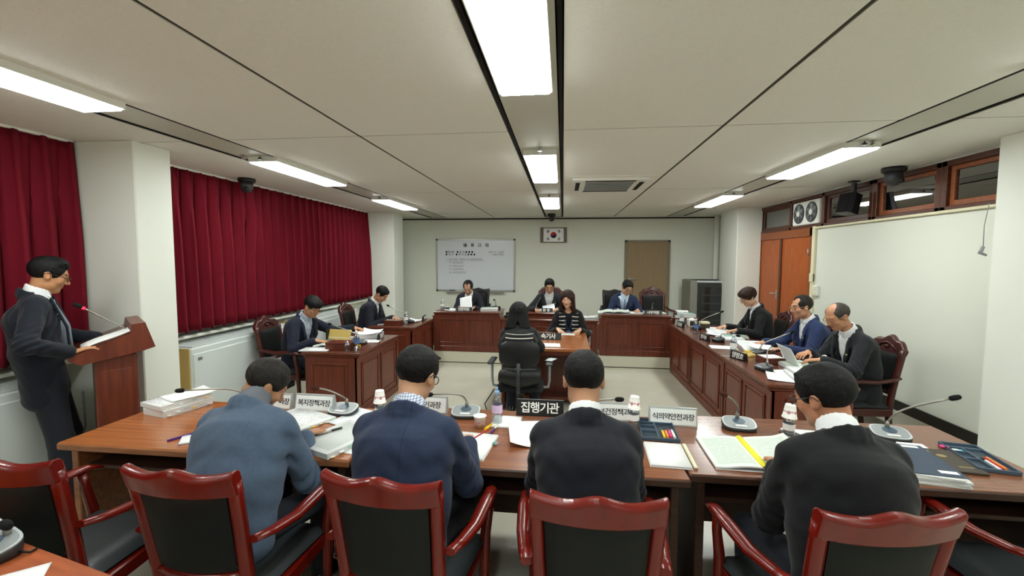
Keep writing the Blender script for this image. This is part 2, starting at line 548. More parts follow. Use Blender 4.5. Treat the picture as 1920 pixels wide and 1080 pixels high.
for (x, y, lab) in ((2.36, 3.72, 'small ceiling sprinkler head by the right light row'), (-.2, 3.66, 'small ceiling sprinkler head on the middle light track'), (-2.86, 3.68, 'small ceiling sprinkler head by the left light row')):
    s = MB().lathe([(.03, -.004), (.03, 0)], 14).lathe([(.008, -.03), (.008, 0)], 8).lathe([(.018, -.036), (.018, -.03)], 12)
    tag(s.build('sprinkler', 'metal', None, (x, y, H + .01)), lab, 'sprinkler', 'ceiling sprinklers')

# ------------------------------------------------------------------ high windows over the right-hand wall
def window(n, y0, y1, light):
    fr = 'frame_orange' if light else 'frame_brown'
    z0, z1 = 2.19, 2.63
    b = MB()
    d0, d1 = XR - .02, XR + .1
    b.box(d0, d1, y0, y1, z0, z0 + .035, .004).box(d0, d1, y0, y1, z1 - .05, z1, .004).box(d0, d1, y0, y0 + .06, z0, z1, .004).box(d0, d1, y1 - .06, y1, z0, z1, .004)
    w = struct(b.build(f'window_{n}', 'frame_brown'))
    s = MB()
    for q in ((y0 + .06, y1 - .06, z0 + .035, z0 + .085), (y0 + .06, y1 - .06, z1 - .09, z1 - .05), (y0 + .06, y0 + .105, z0 + .08, z1 - .08), (y1 - .105, y1 - .06, z0 + .08, z1 - .08)):
        s.box(XR + .01, XR + .06, *q, .004)
    s.build('sash', fr, w)
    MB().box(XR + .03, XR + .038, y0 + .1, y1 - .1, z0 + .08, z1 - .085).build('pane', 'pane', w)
    return w
window(1, 7.05, 8.12, False)
window(2, 5.32, 6.28, False)
window(3, 4.44, 5.32, True)
window(4, 3.68, 4.44, True)
struct(MB().box(XR - .02, XR + .1, 6.28, 7.05, 2.19, 2.24, .004).box(XR - .02, XR + .1, 6.28, 7.05, 2.58, 2.63, .004).box(XR + .06, XR + .1, 6.28, 7.05, 2.24, 2.58).build('window_5', 'frame_brown'))
struct(MB().box(XR - .035, XR + .02, 3.69, 6.42, 2.165, 2.19, .004).build('trim_4', 'cream'))
# ventilation fan in the window opening
t = thing('ventilation_fan', 'white twin ventilation fan set in the window over the orange doors', 'fan', (XR - .03, 6.62, 2.40))
MB().box(-.02, .03, -.335, .335, -.165, .165, .012).build('fan_housing', 'white', t)
for sy in (-1, 1):
    T = Matrix.Translation((-.022, sy * .16, 0)) @ Matrix.Rotation(-math.pi / 2, 4, 'Y')
    f = MB().lathe([(.135, -.006), (.14, .004), (.125, .006), (.12, -.004)], 28, T, cap=False).lathe([(.12, -.003), (.12, -.001)], 28, T)
    fo = f.build('fan_ring', 'dark_grey', t)
    b = MB()
    for k in range(6):
        b.box(.03, .115, -.022, .022, .0, .004, 0, T @ Matrix.Rotation(k * math.pi / 3, 4, 'Z') @ Matrix.Rotation(.35, 4, 'X'))
    b.build('fan_blade', 'grey', fo)
    g = MB()
    for rr in (.06, .085, .11):
        g.lathe([(rr, .008), (rr + .004, .008), (rr + .004, .011), (rr, .011)], 24, T, cap=False)
    g.build('grille', 'grey', fo)
    MB().lathe([(.042, .004), (.042, .014), (.03, .018)], 20, T).build('fan_hub', 'white', fo)
# double doors
d = struct(MB().box(XR - .02, XR + .1, 6.46, 6.54, PZ, 2.19, .004).box(XR - .02, XR + .1, 8.05, 8.12, PZ, 2.19, .004).box(XR - .02, XR + .1, 6.46, 8.12, 2.07, 2.19, .004).build('door_1', 'frame_orange'))
l1 = MB().box(XR + .0, XR + .045, 7.36, 8.05, PZ, 2.07, .004).build('door_leaf', 'door_orange', d)
l2 = MB().box(XR + .0, XR + .045, 6.54, 7.34, PZ, 2.07, .004).build('door_leaf', 'door_orange', d)
MB().box(XR - .02, XR, 7.32, 7.38, PZ, 2.07, .004).build('door_stop', 'frame_brown', l2)
MB().tube([(XR, 7.45, 1.2), (XR - .05, 7.45, 1.2), (XR - .055, 7.55, 1.2)], .009).box(XR - .006, XR, 7.43, 7.47, 1.12, 1.26).build('door_handle', 'metal', l1)
for z in (.6, 1.2, 1.85):
    MB().tube([(XR - .024, 6.545, z - .05), (XR - .024, 6.545, z + .05)], .009).build('hinge', 'metal', l2)
struct(MB().box(XR - .03, XR, 6.39, 6.46, PZ, 2.2, .004).build('trim_5', 'cream'))
t = thing('light_switch', 'cream double light switch beside the orange doors', 'switch', (XR - .03, 6.32, 1.33))
MB().box(-.01, .03, -.05, .05, -.07, .07, .006).build('switch_plate', 'white', t)
MB().box(-.016, -.01, -.03, .03, .005, .05, .002).box(-.016, -.01, -.03, .03, -.05, -.005, .002).build('rocker', 'cream', t)
t = thing('wall_controller', 'small cream control box on the door trim above the switch', 'switch', (XR - .035, 6.42, 1.5))
MB().box(-.015, .03, -.03, .03, -.06, .06, .006).build('controller_case', 'cream', t)
# back-wall door
d = struct(MB().box(1.31, 1.36, YB - .03, YB, PZ, 2.15, .004).box(2.20, 2.25, YB - .03, YB, PZ, 2.15, .004).box(1.31, 2.25, YB - .03, YB, 2.10, 2.15, .004).build('door_2', 'frame_beige'))
lf = MB().box(1.36, 2.20, YB - .022, YB, PZ, 2.10, .003).build('door_leaf', 'door_beige', d)
MB().tube([(1.42, YB - .02, 1.32), (1.42, YB - .065, 1.32), (1.54, YB - .065, 1.32)], .011).lathe([(.028, 0), (.028, .01)], 14, Matrix.Translation((1.42, YB - .02, 1.32)) @ Matrix.Rotation(math.pi / 2, 4, 'X')).build('door_handle', 'metal', lf)
# pipe in the rear corner
struct(MB().tube([(3.12, 9.4, PZ), (3.12, 9.4, H)], .055, 16).build('trim_6', 'pillar'))
# pull cord on the near right-hand pillar
tag(MB().tube([(3.17, 3.70, 2.17), (3.165, 3.72, 2.0), (3.16, 3.71, 1.84)], .003, 6).tube([(3.16, 3.71, 1.85), (3.15, 3.72, 1.80), (3.18, 3.70, 1.78)], [.012, .016, .008], 8).build('loose_cable', 'grey'), 'thin loose cable end hanging down the right wall by the pillar', 'cable')

# ------------------------------------------------------------------ curtains
def curtain(label, y0, y1, pleat, seed, pinch=None):
    r = random.Random(seed)
    ph = [r.uniform(0, 6.28) for _ in range(6)]
    nx, nz = max(40, int((y1 - y0) / .014)), 18
    def fn(u, v):
        y = y0 + u * (y1 - y0)
        z = 2.635 - v * 1.66
        a = .016 + .042 * min(1, v * 2.2)
        w = 2 * math.pi * y / pleat + 1.4 * math.sin(y * 2.1 + ph[0]) + .5 * v * math.sin(y * 3 + ph[1])
        x = -3.85 + a * math.sin(w) + .014 * math.sin(2 * w + ph[2]) + .02 * v * math.sin(y * 1.7 + ph[3])
        if pinch:
            g = math.exp(-((y - pinch) / .14) ** 2) * max(0, 1 - abs(v - .22) / .3)
            x += .07 * g
        return (x + .008 * v, y + .012 * math.sin(3 * w), z + (.012 * math.sin(w + 1) if v > .9 else 0))
    o = MB().sheet(nx, nz, fn).build('curtain', 'curtain')
    md = o.modifiers.new('cloth', 'SOLIDIFY')
    md.thickness = .004
    tag(o, label, 'curtain', 'dark red window curtains')
    MB().box(-3.87, -3.83, y0, y1, 2.632, 2.65).build('curtain_rail', 'white', o)
    return o
curtain('dark red pleated curtain left of the near pillar, behind the standing man', -1.6, 3.07, .19, 1)
curtain('dark red pleated curtain just right of the near pillar, with a pinched fold', 3.44, 5.6, .165, 2, 5.0)
curtain('dark red pleated curtain nearest the back wall, above the rear left desk', 5.58, 8.28, .165, 5)

# ------------------------------------------------------------------ fan-coil heaters along the left wall
def heater(label, y0, y1):
    t = thing('wall_heater', label, 'heater', (-3.79, (y0 + y1) / 2, 0), 0, 'fan coil heaters under the curtains')
    L = (y1 - y0) / 2
    MB().box(-.22, .19, -L, L, .1, .85, .012).build('casing', 'heater', t)
    MB().box(.185, .2, -L + .02, L - .02, .14, .79, .006).build('front_panel', 'heater', t)
    MB().box(-.2, .18, -L - .012, -L + .001, .1, .85, .006).build('end_panel', 'heater_side', t)
    g = MB().box(-.17, .15, -L + .05, L - .05, .848, .853)
    g.build('grille_bed', 'heater_grille', t)
    s = MB()
    for k in range(9):
        x = -.155 + k * .0375
        s.box(x, x + .016, -L + .05, L - .05, .853, .862)
    s.build('louvre', 'heater', t)
    MB().box(.2, .204, -L + .07, -L + .12, .72, .75).build('badge', 'metal', t)
    MB().box(-.2, .17, -L + .02, L - .02, 0, .1).build('plinth', 'black_gap', t)
heater('pale grey wall heater behind the standing man', .9, 2.72)
heater('pale grey wall heater with a tan end panel, right of the near pillar', 3.82, 5.5)
heater('pale grey wall heater near the back, behind the rear left desk', 5.7, 7.3)

# ------------------------------------------------------------------ ceiling equipment
t = thing('air_conditioner', 'square ceiling cassette air conditioner right of the middle lights', 'air conditioner', (.52, 5.42, H))
b = MB().box(-.46, .46, -.52, .46, -.008, .0)
b.build('base_plate', 'ceiling', t)
MB().prism([(-.42, -.42), (.42, -.42), (.42, .42), (-.42, .42)], -.035, -.008).build('fascia', 'white', t)
MB().box(-.27, .27, -.27, .27, -.039, -.035).build('intake', 'black_gap', t)
for k in range(7):
    y = -.25 + k * .083
    MB().box(-.27, .27, y - .026, y + .02, -.043, -.039).build('louvre', 'grey', t)
for a in range(4):
    T = Matrix.Rotation(a * math.pi / 2, 4, 'Z')
    MB().box(-.28, .28, .335, .385, -.039, -.034, 0, T).build('outlet', 'black_gap', t)
def dome(x, y, lab, s=1):
    t = thing('security_camera', lab, 'camera', (x, y, H), 0, 'black ceiling security cameras')
    MB().lathe([(.09 * s, 0), (.092 * s, -.03 * s), (.08 * s, -.045 * s)], 20).build('mount', 'black', t)
    MB().lathe([(.066 * s, -.03 * s), (.066 * s, -.10 * s), (.058 * s, -.13 * s), (.035 * s, -.155 * s), (.005, -.165 * s)], 20).build('camera_head', 'dark_grey', t)
    MB().ball((.03 * s, -.045 * s, -.12 * s), .026 * s).build('lens', 'black', t)
dome(-3.63, 4.71, 'black ceiling security camera in front of the red curtains')
dome(-.24, 9.0, 'black ceiling security camera above the wall flag', .9)
dome(3.22, 4.76, 'black ceiling security camera in front of the right high windows', 1.1)
t = thing('loudspeaker', 'black wedge loudspeaker hung before the right high windows', 'loudspeaker', (3.27, 5.50, 2.385), R(12))
TS = Matrix.Rotation(R(12), 4, 'Y')
MB().prism([(-.075, -.08), (-.03, -.10), (.07, -.075), (.07, .075), (-.03, .10), (-.075, .08)], -.115, .115, 'xy', TS).build('cabinet', 'black', t)
MB().prism([(-.084, -.07), (-.076, -.078), (-.076, .078), (-.084, .07)], -.105, .105, 'xy', TS).build('speaker_grille', 'black_soft', t)
MB().box(.03, .07, -.02, .02, .10, .24).box(-.0, .09, -.035, .035, .25, .265).build('bracket', 'dark_grey', t)

# ------------------------------------------------------------------ back wall: whiteboard, flag, rack
t = thing('whiteboard', 'wall whiteboard with the agenda written on it, behind the rear left desk', 'whiteboard', (-1.94, YB, 1.595))
MB().box(-.87, .87, -.022, -.004, -.555, .555).build('writing_surface', 'board', t)
f = MB()
f.box(-.89, .89, -.035, 0, .55, .58, .005).box(-.89, .89, -.035, 0, -.58, -.55, .005).box(-.89, -.86, -.035, 0, -.56, .56, .005).box(.86, .89, -.035, 0, -.56, .56, .005)
f.build('frame', 'metal', t)
c = MB()
for sx in (-1, 1):
    for sz in (-1, 1):
        c.box(sx * .875 - .022, sx * .875 + .022, -.04, 0, sz * .565 - .022, sz * .565 + .022, .008)
c.build('corner_cap', 'dark_grey', t)
MB().box(-.66, .66, -.11, -.03, -.6, -.585, .004).box(-.66, .66, -.115, -.105, -.6, -.57, .003).build('pen_tray', 'metal', t)
tag(MB().box(-.06, .06, -.02, .02, 0, .03, .004).build('board_eraser', 'dark_grey', None, (-2.46, YB - .07, 1.012)), 'dark board eraser on the whiteboard tray', 'eraser')
tag(MB().tube([(-.06, 0, .01), (.06, 0, .01)], .009).build('marker_pen', 'white', None, (-2.3, YB - .07, 1.012)), 'white marker pen on the whiteboard tray', 'pen')
def wb(s, x, z, size, m='ink_black', b=.0004, al='LEFT', sx=1):
    text(s, size, m, t, (x, -.0232, z), bold=b, align=al, sx=sx)
for k_, ch_ in enumerate('議事日程'):
    wb(ch_, -.23 + .165 * k_, .44, .09, b=.001, al='CENTER')
wb('●회의명   ● 회 의 ● ● ●', -.68, .29, .056)
wb('● 장 소   ● 회 의 실 ● ● ●', -.68, .235, .056)
wb('2017. 9. 12.(화)', .3, .29, .056, 'ink_grey', .0005)
wb('10:00 (개의)', .38, .235, .052, 'ink_grey', .0005)
wb('1. 2017년도 제3회 추가경정예산안', -.66, .125, .058, 'ink_grey', .0005)
for i, s_ in enumerate(('가. 복지정책과', '나. 여성노인과', '다. 보건정책과', '라. 식의약안전과')):
    wb(s_, -.6, .05 - .072 * i, .055, 'ink_grey', .0003)
MB().box(-.68, .2, -.0234, -.0225, .092, .095).build('underline', 'ink_grey', t)

t = thing('framed_flag', 'framed white flag with a red and blue circle, high on the back wall', 'picture', (-.21, YB, 2.26))
f = MB()
f.box(-.285, -.22, -.04, 0, -.165, .165, .006).box(.22, .285, -.04, 0, -.165, .165, .006)
f.build('frame_post', mat('flag_frame', (78, 52, 22), .35, .5), t)
MB().box(-.22, .22, -.03, 0, .145, .165, .004).box(-.22, .22, -.03, 0, -.165, -.145, .004).build('frame_rail', mat('flag_rail', (96, 78, 40), .35, .5), t)
MB().box(-.22, .22, -.02, 0, -.145, .145).build('flag_cloth', 'paper', t)
rr = .066
TR = Matrix.Translation((0, -.021, 0)) @ Matrix.Rotation(R(-33.7) * -1, 4, 'Y')
def arc(cx, cz, r, a0, a1, n=18):
    return [(cx + r * math.cos(R(a0 + (a1 - a0) * i / n)), cz + r * math.sin(R(a0 + (a1 - a0) * i / n))) for i in range(n + 1)]
redp = arc(0, 0, rr, 0, 180) + arc(-rr / 2, 0, rr / 2, 180, 360)[1:] + arc(rr / 2, 0, rr / 2, 180, 0)[1:-1]
MB().prism(redp, -.001, .001, 'xz', TR).build('flag_circle_red', 'flag_red', t)
blup = [(-a, -b) for a, b in redp]
MB().prism(blup, -.001, .001, 'xz', TR).build('flag_circle_blue', 'flag_blue', t)
TRI = {(-1, 1): (1, 1, 1), (1, -1): (0, 0, 0), (1, 1): (0, 1, 0), (-1, -1): (1, 0, 1)}
for (sx, sz), bars in TRI.items():
    b = MB()
    ang = math.atan2(sz * .098, sx * .147)
    T = Matrix.Translation((sx * .12, -.0215, sz * .082)) @ Matrix.Rotation(-ang, 4, 'Y')
    for k, full in enumerate(bars):
        x = (k - 1) * .0155
        if full:
            b.box(x - .0052, x + .0052, -.001, .001, -.03, .03, 0, T)
        else:
            b.box(x - .0052, x + .0052, -.001, .001, -.03, -.003, 0, T).box(x - .0052, x + .0052, -.001, .001, .003, .03, 0, T)
    b.build('flag_trigram', 'ink_black', t)

t = thing('equipment_rack', 'grey steel equipment rack with a dark glass front in the rear right corner', 'cabinet', (2.80, 8.72, PZ))
MB().box(-.36, -.22, .0, .6, 0, 1.13, .01).box(.29, .32, 0, .6, 0, 1.13, .01).box(-.22, .29, .05, .6, 0, 1.13).build('cabinet_body', 'rack_side', t)
MB().box(-.24, .31, -.02, .55, 1.09, 1.13, .006).build('cabinet_top', 'light_grey', t)
MB().box(-.22, .30, -.018, .02, .04, 1.06, .006).build('door_frame', 'rack', t)
MB().box(-.18, .26, -.024, -.018, .1, 1.0).build('glass_front', mat('smoked_glass', (36, 38, 38), .08, .6), t)
for k in range(5):
    MB().box(-.16, .24, -.028, -.024, .2 + k * .16, .225 + k * .16).build('rack_unit', 'dark_grey', t)
MB().box(.2, .23, -.04, -.024, .52, .62, .004).build('latch', 'metal', t)
# ------------------------------------------------------------------ council desks
def council_desk(label, loc, rz, w, d, h, n, ends='', step=0, panel_h=None):
    """front face at local y = 0 looking to -y, centred on x"""
    t = thing('council_desk', label, 'desk', loc, rz, 'panelled council desks')
    MB().box(-w / 2 - .012, w / 2 + .012, -.03, d, h - .035, h, .008).build('desktop', 'mahogany_top', t)
    MB().box(-w / 2 - .004, w / 2 + .004, -.016, d - .01, h - .06, h - .035, .01).build('cornice', 'mahogany', t)
    MB().box(-w / 2, w / 2, 0, .03, 0, h - .06).build('front_board', 'mahogany', t)
    for s in (-1, 1):
        MB().box(s * w / 2 - .02 * (s > 0) - 0, s * w / 2 + .02 * (s < 0), .0, d - .04, 0, h - .06).build('side_board', 'mahogany', t)
    MB().box(-w / 2 - .01, w / 2 + .01, -.014, d - .05, 0, .09, .006).build('plinth', 'mahogany', t)
    def panel(cx, pw, z0, z1, T):
        b = MB()
        b.box(cx - pw / 2, cx - pw / 2 + .018, -.012, .004, z0, z1, .005, T).box(cx + pw / 2 - .018, cx + pw / 2, -.012, .004, z0, z1, .005, T)
        b.box(cx - pw / 2, cx + pw / 2, -.012, .004, z0, z0 + .018, .005, T).box(cx - pw / 2, cx + pw / 2, -.012, .004, z1 - .018, z1, .005, T)
        b.prism([(cx - pw / 2 + .035, z0 + .035), (cx + pw / 2 - .035, z0 + .035), (cx + pw / 2 - .035, z1 - .035), (cx - pw / 2 + .035, z1 - .035)], -.007, .004, 'xz', T)
        b.build('panel', 'mahogany', t)
    I = Matrix.Identity(4)
    gw = (w - .1) / n
    for k in range(n):
        panel(-w / 2 + .05 + gw * (k + .5), gw - .07, .14, h - .12, I)
    for k in range(1, n):
        x = -w / 2 + .05 + gw * k
    if 'L' in ends:
        panel(d / 2, d - .22, .14, h - .12, Matrix.Translation((-w / 2, d, 0)) @ Matrix.Rotation(-math.pi / 2, 4, 'Z'))
    if 'R' in ends:
        panel(d / 2, d - .22, .14, h - .12, Matrix.Translation((w / 2, 0, 0)) @ Matrix.Rotation(math.pi / 2, 4, 'Z'))
    for s in (-1, 1):
        MB().box(s * w / 2 - .028, s * w / 2 + .028, -.012, .0, .09, h - .06, .005).build('corner_post', 'mahogany', t)
    return t
LD = .74
council_desk('front left panelled desk, before the man in the patterned shirt', (-2.15, 4.89, 0), R(90), 1.10, .63, LD, 2, 'L')
council_desk('rear left panelled desk, before the man writing by the curtain end', (-2.16, 6.56, 0), R(90), .96, .68, LD, 2, 'L')
council_desk('right panelled desk nearest the front table, with stacked papers on it', (1.68, 4.20, 0), R(-90), 1.04, .66, LD, 2, 'R')
council_desk('middle panelled desk of the right-hand row, before the man in the blue jacket', (1.68, 5.32, 0), R(-90), 1.16, .66, LD, 2, '')
council_desk('right panelled desk farthest back, before the woman in the black cardigan', (1.68, 6.42, 0), R(-90), 1.00, .66, LD, 2, '')
BD = .87 - PZ
council_desk('rear panelled desk on the step under the whiteboard', (-1.565, 6.99, PZ), 0, 1.08, .62, BD, 2, '')
council_desk('rear panelled desk on the step in front of the beige door', (1.145, 6.99, PZ), 0, 1.06, .62, BD, 2, '')
council_desk('low rear middle desk on the step between the two taller ones', (-.225, 7.0, PZ), 0, 1.56, .2, BD - .1, 3, '')
t = council_desk('raised chair desk in the rear middle behind the low desk', (-.3, 7.24, PZ), 0, 1.2, .32, BD - .02, 2, '')

# ------------------------------------------------------------------ front tables
def front_table(label, loc, w, d, wood, rz=0):
    t = thing('meeting_table', label, 'table', loc, rz, 'front row tables')
    MB().box(-w / 2, w / 2, 0, d, .71, .745, .006).build('tabletop', wood, t)
    MB().box(-w / 2 - .001, w / 2 + .001, -.004, .02, .705, .742, .006).build('edge_band', 'table_edge' if wood == 'table_wood' else 'table_dark', t)
    for s in (-1, 1):
        MB().box(s * (w / 2 - .06) - .02, s * (w / 2 - .06) + .02, .035, d - .03, 0, .71, .004).build('leg_panel', 'table_edge' if (wood == 'table_wood' and s < 0) else 'table_dark', t)
    MB().box(-w / 2 + .08, w / 2 - .08, .08, d - .12, .575, .597, .003).build('under_shelf', 'table_dark', t)
    MB().box(-w / 2 + .08, w / 2 - .08, d - .12, d - .1, .12, .71).build('modesty_panel', 'table_dark', t)
    return t
front_table('left table of the front row, bare orange wood at its left end', (-1.865, 1.985, 0), 1.65, .73, 'table_wood')
front_table('middle table of the front row, under the black title sign', (-.222, 1.99, 0), 1.62, .80, 'table_wood1')
front_table('right table of the front row, with the blue folder on it', (1.41, 2.05, 0), 1.62, .80, 'table_wood2')
t = thing('side_table', 'corner of an orange wood table at the bottom left of the picture', 'table', (-1.73, .60, 0), R(-12.4), None)
MB().box(-.72, .72, -.3, .62, .70, .74, .006).build('tabletop', mat('near_wood', (176, 92, 52), .35, .4, rgb2=(150, 76, 40), nscale=5, stretch=(1, 10, 10)), t)
for sx in (-1, 1):
    for sy in (-.24, .54):
        MB().box(sx * .64 - .025, sx * .64 + .025, sy - .025, sy + .025, 0, .70, .004).build('leg', 'table_dark', t)
MB().box(-.64, .64, .52, .54, .58, .70).box(-.64, .64, -.24, -.22, .58, .70).build('apron', 'table_dark', t)
# stenographers' table in the middle
t = thing('stenographer_table', 'small panelled table in the middle of the floor with the white-lettered sign', 'table', (-.20, 4.86, 0), 0)
MB().box(-.52, .52, 0, 1.12, .70, .74, .007).build('tabletop', 'table_wood', t)
MB().box(-.5, .5, .02, 1.1, .655, .70, .006).build('cornice', 'mahogany', t)
for s in (-1, 1):
    MB().box(s * .47 - .018, s * .47 + .018, .04, 1.08, 0, .66).build('side_panel', 'mahogany', t)
MB().box(-.45, .45, .52, .55, .06, .66).build('modesty_panel', 'mahogany', t)
MB().box(-.45, .45, .3, .8, .05, .09).build('foot_board', 'mahogany', t)

# ------------------------------------------------------------------ lectern
t = thing('lectern', 'dark red wooden lectern before the near pillar, with a thin microphone', 'lectern', (-3.235, 2.80, .015), R(52))
def side(y0, y1):
    return [(-.25, 1.045), (-.25, 1.07), (.06, 1.195), (.07, 1.258), (.145, 1.265), (.195, 1.085), (.13, 1.065), (-.19, 1.01)]
MB().prism(side(0, 0), -.26, .26, 'xz').build('reading_top', 'mahogany', t)
MB().prism([(-.235, 1.078), (.058, 1.196), (.058, 1.204), (-.235, 1.086)], -.235, .235, 'xz').build('reading_board', 'mahogany_top', t)
MB().box(-.13, .095, -.22, .22, .06, 1.05, .008).build('body', 'mahogany', t)
MB().box(-.17, .16, -.25, .25, -.015, .06, .008).build('base', 'mahogany', t)
b = MB()
b.box(-.10, .065, -.228, -.218, .16, .95, .004)
b.build('side_panel', 'mahogany', t)
m_ = MB().tube([(.06, -.06, 1.205), (.03, -.06, 1.222), (-.05, -.07, 1.285), (-.13, -.08, 1.35), (-.155, -.082, 1.372)], .0055, 8)
g = m_.build('gooseneck', 'gooseneck', t)
MB().tube([(-.155, -.082, 1.372), (-.168, -.084, 1.381)], .010, 10).build('light_ring', 'led_red', g)
MB().tube([(-.168, -.084, 1.381), (-.185, -.086, 1.393), (-.21, -.09, 1.41)], [.011, .015, .012], 10).build('microphone_head', 'black_soft', g)
tag(MB().sheet(8, 6, lambda u, v: (-.13 + .28 * u, -.11 + .22 * v, .004 * math.sin(u * 6)), .008).build('speech_paper', 'paper', None, (-3.19, 2.68, 1.178), (0, -R(21.9), R(52))), 'white speech pages lying on the lectern', 'document')

# ------------------------------------------------------------------ chairs
def conference_chair(label, loc, rz, wood='chair_wood', arched=False, group='red wood armchairs of the front row'):
    t = thing('conference_chair', label, 'chair', loc, rz, group)
    W = .208
    def postx(z):
        return W - .018 + .02 * max(0, (z - .45) / .5)
    def backy(z):
        return -.23 - .085 * max(0, (z - .45) / .52) ** 1.2
    zt = .958
    for s in (-1, 1):
        pts = [(s * (postx(z) - .01), backy(z) - (.05 * (1 - z / .3) if z < .3 else 0), z) for z in (0, .15, .3, .46, .6, .75, .88, .942)]
        MB().tube(pts, [.022, .023, .026, .028, .027, .026, .026, .026], 8).build('leg', wood, t)
        MB().tube([(s * .23, .23, 0), (s * .235, .225, .25), (s * .24, .22, .46), (s * .26, .21, .58), (s * .265, .20, .655)], [.019, .022, .025, .021, .021], 8).build('leg', wood, t)
        arm = [(s * .255, .29, .645), (s * .268, .22, .672), (s * .27, .1, .675), (s * .262, -.05, .665), (s * .245, -.18, .68), (s * .232, -.265, .70)]
        MB().tube(arm, [.020, .028, .031, .029, .025, .022], 10, sy=.62).build('armrest', wood, t)
    # crest rail with a serpentine top edge
    n = 28
    top, bot = [], []
    for i in range(n + 1):
        u = -1 + 2 * i / n
        x = u * (W + .012)
        if arched:
            zz = zt + .085 * math.cos(u * math.pi / 2) ** 1.2 + .012 * math.cos(u * 3 * math.pi)
        else:
            zz = zt + .012 + .030 * math.exp(-(u / .30) ** 2) + .014 * abs(u) ** 6 - .006 * math.cos(u * math.pi)
        top.append((x, zz))
        bot.append((x, zt - .065 - .012 * (1 - u * u)))
    b = MB()
    vs, fs = [], []
    for i in range(n + 1):
        u = -1 + 2 * i / n
        bow = -.03 * (1 - u * u)
        (x, z1), (_, z0) = top[i], bot[i]
        for (zz, dy) in ((z0, .020), (z1 - .012, .020), (z1, .008), (z1, -.016), (z1 - .014, -.030), (z0, -.022)):
            vs.append((x, backy(zz) + bow + dy, zz))
    for i in range(n):
        for k in range(6):
            fs.append((i * 6 + k, i * 6 + (k + 1) % 6, i * 6 + 6 + (k + 1) % 6, i * 6 + 6 + k))
    fs += [[k for k in range(6)], [n * 6 + k for k in range(6)]]
    b.add(vs, fs)
    cr = b.build('crest_rail', wood, t)
    md = cr.modifiers.new('soft_edge', 'BEVEL')
    md.width = .006
    md.segments = 2
    if arched:
        c = MB()
        c.tube([(-.11, backy(.96) - .055, .925), (-.06, backy(.97) - .062, .965), (0, backy(.98) - .066, .985), (.06, backy(.97) - .062, .965), (.11, backy(.96) - .055, .925)], .008, 6)
        c.tube([(-.11, backy(.96) + .0, .925), (-.06, backy(.97) - .002, .965), (0, backy(.98) - .004, .985), (.06, backy(.97) - .002, .965), (.11, backy(.96), .925)], .01, 6)
        c.ball((0, backy(.95) - .002, .945), (.022, .014, .018))
        c.build('carving', wood, t)
    # back cushion: bulging leather both sides
    def pad(sgn, off):
        def fn(u, v):
            z = .565 + .335 * v
            x = (u * 2 - 1) * (postx(z) - .035)
            bow = -.03 * (1 - (2 * u - 1) ** 2)
            e = min(1, 6 * min(u, 1 - u, v, 1 - v) + .0)
            return (x, backy(z) + bow + sgn * (.012 + .016 * e ** .5) + off, z)
        return fn
    p = MB().sheet(16, 14, pad(1, .004)).sheet(16, 14, pad(-1, -.004))
    rim = p.build('back_cushion', 'leather', t)
    # lower back rail
    MB().tube([(-.2, backy(.54), .545), (-.1, backy(.54) - .022, .54), (0, backy(.54) - .03, .538), (.1, backy(.54) - .022, .54), (.2, backy(.54), .545)], .021, 8).build('back_rail', wood, t)
    # seat
    def seat(u, v):
        x = (u * 2 - 1) * (.205 + .035 * v)
        y = -.215 + .46 * v
        e = min(1, 7 * min(u, 1 - u, v, 1 - v))
        return (x, y, .425 + .045 * e ** .5 + .006 * math.sin(v * 3))
    MB().sheet(16, 16, seat, .0).box(-.2, .2, -.21, .24, .40, .427).build('seat', 'leather_seat', t)
    MB().box(-.225, .225, .205, .24, .35, .415, .006).box(-.2, .2, -.235, -.205, .35, .415, .006).box(-.235, -.2, -.22, .22, .35, .415, .006).box(.2, .235, -.22, .22, .35, .415, .006).build('seat_frame', wood, t)
    return t
FC = [(-2.11, 1.68, R(4), 'empty red wood armchair at the left edge beside the standing man'),
      (-1.36, 1.695, R(0), 'red wood armchair of the man in the slate blue jacket'),
      (-.60, 1.73, R(-4), 'red wood armchair of the man in the navy jacket who is writing'),
      (.12, 1.70, R(0), 'red wood armchair of the man with the plain white collar, under the black sign'),
      (.955, 1.72, R(7), 'red wood armchair of the man in black at the right end'),
      (1.90, 1.93, R(2), 'red wood armchair cut off by the right edge of the picture')]
c0 = None
for x, y, rz, lab in FC:
    if c0 is None:
        c0 = conference_chair(lab, (x, y, 0), rz)
    else:
        copy_tree(c0, (x, y, 0), rz, lab)
G2 = 'dark carved council armchairs'
CC = [(-3.19, 4.80, 0, R(-90), 'carved council armchair of the man in the patterned shirt'),
      (-3.05, 6.45, 0, R(-90), 'carved council armchair of the man writing at the rear left desk'),
      (-.22, 7.72, PZ, R(180), 'council armchair of the chairman in the open white shirt'),
      (1.57, 7.60, PZ, R(180), 'empty carved council armchair before the beige door'),
      (2.72, 6.35, 0, R(90), 'carved council armchair of the woman in the black cardigan'),
      (2.70, 5.18, 0, R(92), 'carved council armchair of the man in the blue jacket'),
      (2.69, 4.38, 0, R(93), 'carved council armchair of the balding man turning pages')]
k0 = None
for x, y, z, rz, lab in CC:
    if k0 is None:
        k0 = conference_chair(lab, (x, y, z), rz, 'council_wood', True, G2)
    else:
        copy_tree(k0, (x, y, z), rz, lab)
q = conference_chair('plain black armchair of the man reading under the whiteboard', (-1.56, 7.62, PZ), R(180), 'black', False, 'plain black armchairs on the step')
copy_tree(q, (.93, 7.62, PZ), R(180), 'plain black armchair of the man with the blue tie')
